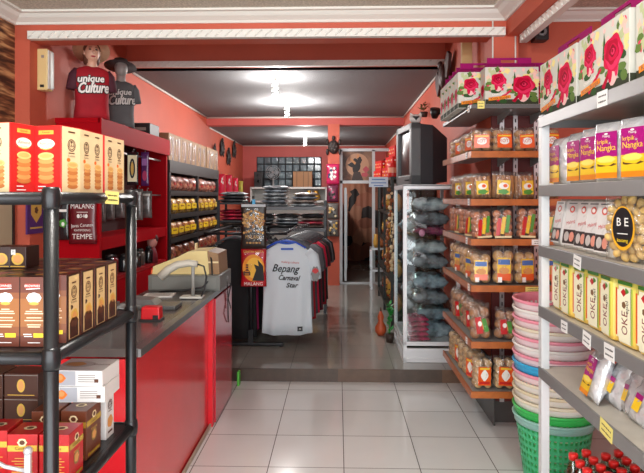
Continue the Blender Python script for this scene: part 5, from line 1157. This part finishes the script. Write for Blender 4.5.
for i in range(9): Py.put((1.085+R.uniform(-.01, .012), 2.79-i*.138, zy), -PI/2+R.uniform(-.12, .12), 'yellow wafer roll box, %s from the far end in the front row' % ORD[i], GY)
for i in range(6): Py.put((1.195, 2.75-i*.14, zy), -PI/2+R.uniform(-.06, .06), 'yellow wafer roll box, %s from the far end in the back row' % ORD[i], GY)
Py.put((1.12, 1.99, zy+.2505+.041), label='yellow wafer roll box lying flat on top of the others', group=GY, rot=(0, PI/2, -PI/2)) if False else None
def flatb():
    t = thing('biscuit_box', 'yellow box with oval label lying flat on the standing yellow ones', 'box', (1.10, 1.98, zy+.2505), -PI/2); m = MB(); m.box((0, 0, .026), (.25, .1, .05), YB_, bev=.008); m.build('carton', t); l = MB(); F = face_m((0, -.05, .026), (1, 0, 0), (0, 0, 1)); l.ell(F, .0, 0, .06, .017, WINK, .0006, 20); l.ring(F, 0, 0, .06, .017, .004, GREYP, .001); l.text(F, 'OKE', 0, 0, .018, INK, .001, .06); l.ell(F, -.09, 0, .02, .014, lr, .0008, 12, .2, 4); l.ell(F, .1, 0, .015, .014, lg, .0008, 12, .2, 4); l.build('label', t)
flatb()
# fifth shelf: loose foil packs
Pg = Proto(foil_pack(.15, .21)); zg = GZ[4]+.004
Pg.put((1.065, yx(591, 1.065), zg+.0), label='tilted purple and yellow chip pack alone on the fifth shelf', group=None, rot=(-.28, 0, -PI/2-.05))
def plain_foil():
    t = thing('foil_refill_pack', 'pack', 'snack pack'); m = MB(); m.pillow(.13, .20, .06, FOIL, 10, 12, .008, 21, .06, p=2.4); m.build('foil_pouch', t); l = MB(); F = face_m((0, -.037, .07), (1, 0, 0), (0, 0, 1)); l.rect(F, .0, 0, .04, .05, mat('jackfruit_yellow', (0, 0, 0)), 0); l.rect(F, 0, .03, .04, .02, mat('magenta_label', (0, 0, 0)), .0006); l.build('label', t); return t
Pq = Proto(plain_foil())
for i, y in enumerate([yx(q, 1.12) for q in (611, 626, 638, 650, 664)]): Pq.put((1.12+.01*(i % 2), y, zg+.004), label='crumpled silver foil pack, %s from the far end on fifth shelf' % ORD[i], group='silver foil packs on the fifth shelf', rot=(-.34, .12*(-1)**i, -PI/2+.1*(-1)**i))
# price tags on the grey shelf lips
for i, (px, zi, c, w_, h_) in enumerate(((602, 0, WC, .085, .06), (577, 2, WC, .075, .055), (564, 3, WC, .07, .05), (586.5, 3, WC, .075, .06), (609, 3, WC, .08, .06), (606, 4, YC, .10, .058))):
    y = yx(px, GX0-.006); o = price_tag('price_tag', w_, h_, c, 2, 70+i); o.location = (GX0-.0055, y, GZ[zi]-.022-(.008 if zi in (2, 3) else 0)); o.rotation_euler = (0, .12*(i % 2), -PI/2)
    tag(o, '%s handwritten tag on %s shelf lip of grey shelving, at %s' % ('yellow' if c is YC else 'white', ORD[zi], ['its middle', 'the nut packs', 'the far yellow box', 'the third yellow box', 'the fifth yellow box', 'its near half'][i]), 'price tag', 'price tags on the grey shelving')
# red capped bottles on the low shelf
def bottle():
    t = thing('drink_bottle', 'bottle', 'bottle'); m = MB(); m.lathe([(.031, 0), (.034, .01), (.034, .14), (.028, .175), (.016, .205), (.016, .215)], film_mat('bottle_plastic', (214, 226, 214), .2, .08, .2), n=14); m.build('bottle_body', t)
    m = MB(); m.lathe([(.031, .006), (.032, .13), (.024, .165)], mat('dark_syrup', (66, 52, 30), .2), n=12); m.build('drink', t)
    m = MB(); m.lathe([(.0205, .205), (.021, .228), (.019, .232)], mat('red_cap', (222, 40, 36), .35), n=16); m.build('cap', t)
    m = MB(); m.lathe([(.0347, .05), (.0347, .115)], mat('bottle_label', (236, 190, 70), .4), n=14, cap=False); m.build('label', t); return t
Pk = Proto(bottle())
for r in range(9):
    for c in range(5): Pk.put((1.085+c*.074, 2.66-r*.073+(.034 if c % 2 else 0), GZ[5]+.0005), R.uniform(0, 3), 'red capped bottle, row %s from the far end and %s from the aisle' % (ORD[r], ORD[c]), 'red capped bottles on the low shelf')
# ---------------------------------------------------------------- nested laundry baskets
def basket(col, rim, name):
    t = thing('laundry_basket', 'basket', 'basket'); m = MB(); H_, r0, r1, n = .36, .165, .212, 44
    a = mat('basket_'+name, col, .4); b = mat('basket_rim_'+name, rim, .35); vs, fs = [], []; rows = 9
    for k in range(rows*2+1):
        z = H_*k/(rows*2); r = r0+(r1-r0)*(z/H_)
        for j in range(n*2): q = 2*PI*j/(n*2); vs.append((r*math.cos(q), r*math.sin(q), z))
    N = n*2
    for k in range(rows*2):
        for j in range(N):
            if k % 2 == 1 and j % 2 == 1 and 1 < k < rows*2-2: continue
            fs.append((k*N+j, k*N+(j+1) % N, (k+1)*N+(j+1) % N, (k+1)*N+j))
    fs.append(tuple(range(N-1, -1, -1))); m.add(vs, fs, a, False); m.build('mesh_body', t)
    m = MB(); m.lathe([(r1-.004, H_-.045), (r1+.003, H_-.043), (r1+.005, H_-.012)], b if name in ('sky_blue', 'green', 'aqua_rimmed_green') else mat('basket_band_'+name, tuple(int(v*.25+232*.75) for v in col), .35), n=40, cap=False); m.lathe([(r1+.005, H_-.014), (r1+.013, H_-.008), (r1+.016, H_), (r1+.012, H_+.006), (r1, H_+.004), (r1-.005, H_-.01), (r1-.004, H_-.045)], b, n=40, cap=False); m.build('rim', t); return t
bc = [('aqua rimmed green', (70, 190, 130), (150, 200, 190)), ('green', (60, 180, 90), (60, 190, 90)), ('cream', (226, 214, 186), (232, 222, 196)), ('tan', (206, 186, 146), (224, 210, 176)), ('cream', (226, 214, 186), (232, 222, 196)), ('pink', (236, 140, 160), (240, 150, 170)), ('sky blue', (40, 160, 210), (50, 170, 220)), ('pink', (236, 140, 160), (240, 150, 170)), ('white', (236, 232, 226), (238, 236, 230)), ('pink', (236, 140, 160), (240, 150, 170)), ('cream', (226, 214, 186), (232, 222, 196)), ('pink', (236, 140, 160), (240, 150, 170)), ('white', (236, 232, 226), (238, 236, 230)), ('pink', (236, 140, 160), (240, 150, 170))]
bp = {}
for i, (nm, c, rm) in enumerate(bc):
    if nm not in bp: bp[nm] = Proto(basket(c, rm, nm.replace(' ', '_')))
    bp[nm].put((1.235, 3.30, .0+i*.0505), .3*i, '%s laundry basket, %s from the floor in the nested stack' % (nm, ORD[i]), 'nested laundry baskets by the bread rack')

# ================================================================ glass case with television and its surroundings
KX0, KX1, KY0, KY1, KZ0, KZ1 = .586, 1.095, 5.14, 5.97, .112, 1.71
t = thing('glass_case', 'white framed glass case of wrapped goods carrying the television', 'display case', (0, 0, 0)); WF = mat('white_aluminium_frame', (226, 228, 230), .35, .2)
for x in (KX0+.016, KX1-.016):
    for y in (KY0+.016, KY1-.016): part('frame_post', t, ((x, y, (KZ0+KZ1)/2), (.032, .032, KZ1-KZ0), WF))
m = MB()
for gi, z in enumerate((KZ0+.02, KZ0+.11, KZ0+.17, KZ1-.02)):
    m = MB()
    for y in (KY0+.014, KY1-.014): m.box(((KX0+KX1)/2, y, z), (KX1-KX0-.06, .028, .035), WF)
    for x in (KX0+.014, KX1-.014): m.box((x, (KY0+KY1)/2, z), (.028, KY1-KY0-.0, .035), WF)
    m.build('frame_rail', t)
part('base', t, (((KX0+KX1)/2, (KY0+KY1)/2, KZ0+.16), (KX1-KX0-.04, KY1-KY0-.04, .02), WF), (((KX0+KX1)/2, KY0+.02, KZ0+.07), (KX1-KX0-.04, .01, .11), WF)); part('top_panel', t, (((KX0+KX1)/2, (KY0+KY1)/2, KZ1-.004), (KX1-KX0, KY1-KY0, .012), WF))
part('glass_panel', t, (((KX0+KX1)/2, KY0+.012, .98), (KX1-KX0-.06, .005, 1.38), GLASS)); part('glass_panel', t, ((KX0+.012, (KY0+KY1)/2, .98), (.005, KY1-KY0-.06, 1.38), GLASS))
ksz = [KZ0+.17, .60, .93, 1.24]
for z in ksz[1:]: part('glass_shelf', t, (((KX0+KX1)/2, (KY0+KY1)/2, z-.005), (KX1-KX0-.05, KY1-KY0-.06, .008), film_mat('shelf_glass', (220, 232, 230), .12, .05, 0) if 'shelf_glass' not in MATS else MATS['shelf_glass']))
def wrapped(nm, a, b, w, d, h, seed, fold=True):
    m = MB(); q = mat(nm, a, .25, coat=1., bump=1., bscale=12, noise=.4, nscale=11, rgb2=b); M_ = Matrix.Rotation(PI/2, 4, 'X'); m.pillow(w, d, h, q, 12, 12, .014, seed, .02, tr(0, d/2, h/2+.004) @ M_, 3); return tag(m.build('wrapped_cloth'), 'wrapped cloth', 'wrapped cloth')
wp = [Proto(wrapped('wrap_grey_blue', (176, 194, 206), (84, 98, 110), .33, .3, .15, 1)), Proto(wrapped('wrap_silver', (214, 220, 224), (130, 138, 146), .34, .3, .12, 2)), Proto(wrapped('wrap_charcoal', (150, 156, 164), (56, 62, 68), .34, .3, .14, 3)), Proto(wrapped('wrap_magenta', (216, 44, 104), (140, 20, 66), .2, .26, .04, 4)), Proto(wrapped('wrap_plum', (160, 50, 96), (84, 26, 54), .32, .26, .08, 5))]
WNM = ['pale blue', 'silvery', 'charcoal', 'magenta', 'plum']; WH = [.154, .124, .144, .044, .084]; GW = 'wrapped goods in the glass case'
for si, ids in enumerate(([0, 0], [2, 0], [2, 1], [4, 2, 1])):
    zz = ksz[si]
    for k, i in enumerate(ids):
        wp[i].put((.90 if si == 0 else .85, (5.36 if si else 5.46)+.03*(k % 2), zz), R.uniform(-.15, .15), '%s wrapped cloth, %s layer up on the %s of the glass case' % (WNM[i], ORD[k], ['bottom', 'lowest glass shelf', 'middle glass shelf', 'top glass shelf'][si]), GW); zz += WH[i]
for k in range(5): wp[3].put((.722, 5.30, ksz[0]+k*.0445), R.uniform(-.1, .1)+.1, 'magenta wrapped pack, %s from the bottom of the glass case pile' % ORD[k], GW)
for k in range(3): wp[0].put((.80, 5.76, ksz[k+1]+.0), .1*k, 'pale blue wrapped cloth at the back of the %s glass shelf' % ['lowest', 'middle', 'top'][k], GW)
m = MB(); m.ball((0, 0, .033), (.028, .028, .033), mat('pink_ball', (240, 150, 190), .4), 12, 8); o = m.build('pompom'); o.location = (wx(422, 5.2), 5.2, ksz[3]+.31-.31); tag(o, 'small pink ball at the glass front of the top shelf', 'ball')
# television
t = thing('television', 'grey tube television on the glass case turned to the aisle', 'television', (.715, 5.24, KZ1+.003), -PI/2+.13)
TG = mat('tv_silver', (96, 100, 102), .5); TD = mat('tv_dark_housing', (44, 44, 48), .5); w, h = .60, .57
# local: screen faces -y, width along x (x=0 near edge .. -w far edge)
m = MB(); cx = -w/2
for c, d in (((cx, 0, .045), (w, .09, .09)), ((cx, 0, h-.03), (w, .09, .06)), ((-.04, 0, h/2), (.08, .09, h)), ((-w+.04, 0, h/2), (.08, .09, h))): m.box(c, d, TG, bev=.006)
m.build('bezel', t); m = MB(); sw, sh2 = w-.15, h-.17; vs, fs = [], []
for i in range(9):
    for j in range(9):
        u, v = i/8-.5, j/8-.5; vs.append((cx+u*sw*1.04, -.012-.022*(1-4*u*u*.9)*(1-4*v*v*.9), .095+(v+.5)*sh2*1.04))
for i in range(8):
    for j in range(8): fs.append((i*9+j, (i+1)*9+j, (i+1)*9+j+1, i*9+j+1))
m.add(vs, fs, mat('tv_screen', (40, 18, 20), .3), True); m.build('screen', t)
m = MB(); m.loft([[(cx+sx*w*.49, .045, z_) for sx, z_ in ((-1, .01), (1, .01), (1, h-.01), (-1, h-.01))], [(cx+sx*w*.48, .16, z_) for sx, z_ in ((-1, .01), (1, .01), (1, h-.02), (-1, h-.02))], [(cx+sx*w*.30, .33, z_) for sx, z_ in ((-1, .03), (1, .03), (1, h*.78), (-1, h*.78))]], TD, None, True, False); m.build('housing', t)
m = MB()
for k in range(4): m.lathe([(.008, 0), (.006, .008)], BLACK, n=8, M=tr(-.1-.04*k, -.045, .045) @ Matrix.Rotation(PI/2, 4, 'X'))
m.build('buttons', t)
# mask figurine on the television
ty = 5.34; t = thing('cat_figurine', 'white and black cat like figurine on the television', 'figurine', (wx(415.5, ty), ty, KZ1+.003+h)); FW = mat('figurine_white', (232, 230, 224), .5)
m = MB(); m.ball((0, 0, .045), (.055, .04, .045), FW, 14, 10)
for sx in (-1, 1): m.add([(sx*.055, -.01, .06), (sx*.02, -.01, .085), (sx*.05, .0, .105), (sx*.045, .02, .07)], [(0, 1, 2), (1, 3, 2), (0, 2, 3), (0, 3, 1)], FW)
m.build('body', t); m = MB(); F = face_m((0, -.041, .045), (1, 0, 0), (0, 0, 1)); m.poly(F, [(-.03, .02), (.03, .02), (.0, -.02)], INK, .002); m.ball((-.02, -.035, .06), (.012, .008, .008), INK, 8, 6); m.ball((.02, -.035, .06), (.012, .008, .008), INK, 8, 6); m.build('face_markings', t)
# wall ornaments over the television
xw = 1.12; y = 5.55; t = thing('wall_spotlight', 'black wall lamp above the television on the orange wall', 'lamp', (1.02, yx(434, 1.02), wz(434, 120, yx(434, 1.02))))
m = MB(); m.box((.09, 0, .07), (.02, .08, .14), BLACK, bev=.004); m.tube([(.09, 0, .07), (.03, 0, .07)], .012, BLACK); m.build('bracket', t); m = MB(); m.lathe([(.03, -.05), (.05, .0), (.055, .05)], BLACK, n=16, M=tr(.01, 0, .07) @ Matrix.Rotation(.5, 4, 'X')); m.build('lamp_shade', t)
t = thing('trailing_plant', 'small dried trailing plant on the orange wall above the television', 'plant', (1.06, yx(424, 1.06), wz(424, 112, yx(424, 1.06)))); m = MB(); DL = mat('dried_leaf', (104, 96, 50), .7); rr = random.Random(8)
for k in range(36):
    a, e = rr.uniform(0, 2*PI), rr.uniform(-.1, .5); L_ = rr.uniform(.06, .12); p = Vector((rr.uniform(-.03, .03), rr.uniform(-.04, .04), rr.uniform(0, .12))); q = p+Vector((math.cos(a)*L_*.5, math.sin(a)*L_*.6, e*L_)); s_ = Vector((-math.sin(a), math.cos(a), .3))*.014; m.add([p, (p+q)/2+s_, q, (p+q)/2-s_], [(0, 1, 2, 3)], DL)
m.build('foliage', t); m = MB(); m.lathe([(.04, -.06), (.05, 0)], mat('dark_pot', (60, 44, 36), .6), n=12); m.build('pot', t)
y = 5.75; t = thing('carved_eagle', 'dark carved wooden bird on the wall beside the rose boxes', 'carving', (wx(443, y), y, wz(443, 76, y))); DW = mat('dark_carved_wood', (64, 32, 26), .5, bump=.4, bscale=30)
m = MB(); m.ball((0, 0, 0), (.045, .10, .12), DW, 12, 10); m.build('body', t)
for sy, dz in ((1, -.02), (-1, .10)):
    m = MB(); m.prism([(0, 0), (.16, .10), (.26, .05), (.22, -.06), (.12, -.16), (.04, -.10)], .03, DW, tr(.0, sy*.04, dz) @ Matrix.Rotation(sy*PI/2, 4, 'Z')); m.build('wing', t)
m = MB(); m.ball((-.01, .10, .13), (.03, .05, .04), DW, 10, 8); m.tube([(-.01, .14, .13), (-.01, .19, .11)], [.016, .004], DW); m.build('head', t)
m = MB(); m.box((0, 0, .35), (.085, .05, .70), mat('pale_wood_board', (208, 176, 120), .6), bev=.008); o = m.build('wooden_board'); o.location = (wx(466.5, 4.66), 4.66, BZ[0]); tag(o, 'pale upright wooden board behind the rose boxes', 'board')
m = MB(); m.box((0, 0, 0), (.10, .10, .12), BLACK, bev=.008); m.lathe([(.035, 0), (.03, .006), (.01, -.002)], GREYP, n=16, M=tr(0, -.05, 0) @ Matrix.Rotation(PI/2, 4, 'X')); m.box((0, .09, 0), (.03, .1, .03), BLACK); o = m.build('wall_speaker'); o.location = (wx(540, 4.15), 4.155, wz(540, 33, 4.15)); tag(o, 'small black speaker on the orange wall under the right ceiling', 'speaker')
# souvenir cabinet behind the glass case
t = thing('souvenir_shelf', 'dark wooden shelf of souvenirs behind the glass case', 'shelf', (0, 0, 0)); DS = mat('dark_green_black_wood', (30, 36, 32), .5)
VX0, VX1, VY0, VY1, VZ = .60, 1.10, 6.5, 8.6, 1.83
for y in (VY0, (VY0+VY1)/2, VY1):
    for x in (VX0+.015, VX1-.015): part('upright', t, ((x, y, (VZ+.112)/2), (.03, .04, VZ-.112), DS))
for z in (.25, .65, 1.05, 1.42, VZ): part('shelf', t, (((VX0+VX1)/2, (VY0+VY1)/2, z-.015), (VX1-VX0, VY1-VY0, .03), DS))
part('back_panel', t, ((VX1+.006, (VY0+VY1)/2, .97), (.012, VY1-VY0, 1.7), DS))
def mask(c, nm):
    t = thing('wooden_mask', nm, 'mask'); m = MB(); m.ball((0, 0, .11), (.075, .05, .11), c, 14, 10); m.build('face', t); m = MB(); m.ball((0, -.05, .10), (.014, .02, .03), c, 8, 6)
    for sx in (-1, 1): m.ball((sx*.03, -.044, .135), (.016, .01, .008), INK, 8, 6)
    m.ball((0, -.043, .055), (.025, .012, .008), RINK, 8, 6); m.build('features', t); return t
mc = [mat('mask_ochre', (190, 130, 60), .5), mat('mask_brown', (120, 66, 40), .5), mat('mask_gold', (206, 160, 70), .4)]; pm_ = [Proto(mask(c, 'mask')) for c in mc]; kx = 0
for zi, z in enumerate((.25, .65, 1.05, 1.42)):
    for k in range(5):
        pm_[kx % 3].put((.70, 6.72+k*.40+(.04 if k > 1 else 0), z+.0005), -PI/2+.45, '%s mask, %s from the front on the %s shelf of the souvenir shelf' % (['ochre', 'brown', 'golden'][kx % 3], ORD[k], ['lowest', 'second', 'third', 'top'][zi]), 'wooden masks on the souvenir shelf'); kx += 1
def garland(n, c1, c2, nm, lab, loc):
    t = thing(nm, lab, 'garland', loc, 0, 'shell garlands by the glass case'); rr = random.Random(n); m = MB(); m.tube([(.07, .05, .0), (0, 0, 0), (0, 0, -n*.042)], .004, BRN, 5); m.build('string', t)
    for k in range(n):
        m = MB(); r = rr.uniform(.016, .03); m.ball((0, 0, 0), (r, r*.8, r*1.1), c1 if rr.random() < .5 else c2, 8, 6); m.build('shell', t, (rr.uniform(-.018, .018), rr.uniform(-.015, .015), -.03-k*.041))
SHL = mat('shell_cream', (226, 206, 164), .4); SHB = mat('shell_brown', (150, 90, 50), .4)
y = 6.455
garland(9, SHB, SHL, 'shell_garland', 'brown and cream shell garland, nearest the doorway, upper', (wx(390.5, y), y, wz(390, 187, y))); garland(16, SHL, SHL, 'shell_garland', 'long cream shell garland beside the glass case', (.615, 6.455, wz(393, 212, 6.455))); garland(12, SHB, SHB, 'shell_garland', 'dark brown shell garland left of the cream one', (.56, 6.455, 1.25))
# green plant and orange toy at the foot
t = thing('artificial_plant', 'green leafy plant on the floor beside the glass case', 'plant', (.53, 5.86, .112)); m = MB(); GL = mat('plastic_leaf', (40, 150, 60), .4); rr = random.Random(5)
for k in range(60):
    a = rr.uniform(0, 2*PI); L_ = rr.uniform(.05, .10); p = Vector((rr.uniform(-.015, .015), rr.uniform(-.02, .02), rr.uniform(.10, .38))); q = p+Vector((math.cos(a)*L_*.5, math.sin(a)*L_*.6, rr.uniform(-.02, .06))); s_ = Vector((-math.sin(a), math.cos(a), .2))*.016; m.add([p, (p+q)/2+s_, q, (p+q)/2-s_], [(0, 1, 2, 3)], GL)
m.build('foliage', t); m = MB(); m.lathe([(.035, 0), (.045, .09)], mat('dark_pot', (0, 0, 0)), n=14); m.tube([(0, 0, .08), (0, 0, .3)], .005, GL); m.build('pot', t)
t = thing('rattan_bottle', 'orange brown gourd ornament on the floor behind the green plant', 'ornament', (.46, 6.15, .112)); m = MB(); m.lathe([(.03, 0), (.06, .04), (.06, .09), (.025, .15), (.035, .2), (.012, .26)], mat('gourd_orange', (190, 84, 44), .5), n=16); m.build('gourd', t); MB().lathe([(.008, .26), (.006, .30)], BRN, n=8).build('stem', t)
# red gift boxes, sign and red tin on the souvenir shelf
PRG = []
def red_carton():
    m = MB(); m.box((0, 0, .0715), (.30, .28, .143), mat('red_party_card', (206, 30, 30), .35), bev=.004)
    for F, ww in ((face_m((0, -.14, .07), (1, 0, 0), (0, 0, 1)), .30), (face_m((-.15, 0, .07), (0, -1, 0), (0, 0, 1)), .28)):
        for a in range(5):
            for b in range(2): m.ell(F, -ww*.38+a*ww*.19, -.02+b*.045, .012, .012, WINK if (a+b) % 2 else YINK, .001, 8, .2, 4)
    return tag(m.build('red_carton'), 'red carton', 'box')
Pr = Proto(red_carton())
for k in range(3): Pr.put((.76+.04*k, 7.35+.04*k, VZ+k*.1435), .3-.06*k, 'red spotted carton, %s from the bottom of the pile behind the television' % ORD[k], 'red cartons behind the television')
Pr.put((.70, 8.2, VZ), .3, 'red spotted carton standing lowest behind the front pile', 'red cartons behind the television'); Pr.put((.72, 8.22, VZ+.1435), .24, 'red spotted carton on top of the rear pair', 'red cartons behind the television')
t = thing('red_tin', 'red tin with a pale picture beside the television', 'tin', (wx(393, 6.62), 6.64, VZ)); m = MB(); m.lathe([(.055, 0), (.058, .01), (.058, .15), (.05, .165)], mat('red_tin_paint', (200, 36, 34), .3), n=20); m.build('tin', t); m = MB(); m.lathe([(.0585, .05), (.0585, .11)], mat('tin_picture', (222, 150, 120), .4), n=20, cap=False); m.build('label', t)
Y = 6.44; m = MB(); a, b = wx(369, Y), wx(388, Y); m.box((0, 0, 0), (b-a, .02, .113), mat('pale_blue_sign', (196, 212, 226), .4)); F = face_m((0, -.01, 0), (1, 0, 0), (0, 0, 1)); m.rect(F, 0, .028, (b-a)*.7, .014, mat('sign_blue', (90, 130, 190), .4), .001); m.rect(F, 0, -.01, (b-a)*.8, .012, mat('sign_blue', (0, 0, 0)), .001); m.rect(F, 0, -.04, (b-a)*.5, .012, mat('sign_blue', (0, 0, 0)), .001); m.tube([((b-a)*.2, .01, -.02), ((b-a)*.5+.06, .06, -.03)], .008, STEEL)
o = m.build('hanging_sign'); o.location = ((a+b)/2, Y, wz(378, 182, Y)); tag(o, 'pale blue and white sign beside the doorway', 'sign')
Y = 9.35; a, b = wx(371, Y), wx(386, Y); t = thing('glass_stand', 'small aluminium framed glass stand in front of the doorway side', 'stand', ((a+b)/2, Y, .112)); w_ = b-a
m = MB()
for x in (-w_/2, w_/2):
    for q in (-.14, .14): m.box((x, q, .33), (.025, .025, .66), ALU)
for z in (.30, .65):
    for q in (-.14, .14): m.box((0, q, z), (w_, .025, .03), ALU)
    for x in (-w_/2, w_/2): m.box((x, 0, z), (.025, .28, .03), ALU)
m.build('frame', t); MB().box((0, 0, .655), (w_-.02, .27, .008), GLASS).build('glass_top', t); MB().box((0, -.145, .47), (w_-.03, .005, .32), GLASS).build('glass_front', t); MB().box((0, 0, .31), (w_-.02, .26, .01), ALU).build('shelf', t)
for i, (dx, hgt) in enumerate(((-.04, .22), (.06, .16))):
    m = MB(); m.lathe([(.03, 0), (.05, hgt*.4), (.03, hgt*.8), (.035, hgt)], mc[2] if i == 0 else SHB, n=12); o = m.build('figurine'); o.location = ((a+b)/2+dx, Y, .112+.66); tag(o, ['taller golden figurine on the small glass stand', 'shorter brown figurine on the small glass stand'][i], 'figurine')
# matt print on the rose boxes
for n in ('white_gloss_card', 'rose_a', 'rose_b', 'rose_c', 'rose_d', 'rose_blush', 'leaf_a', 'leaf_b', 'pale_bloom', 'pale_sage', 'pale_yellow_bloom', 'dark_green_print', 'banner_orange', 'purple_card'):
    b = MATS[n].node_tree.nodes['Principled BSDF']; b.inputs['Roughness'].default_value = .75; b.inputs['Specular IOR Level'].default_value = .12
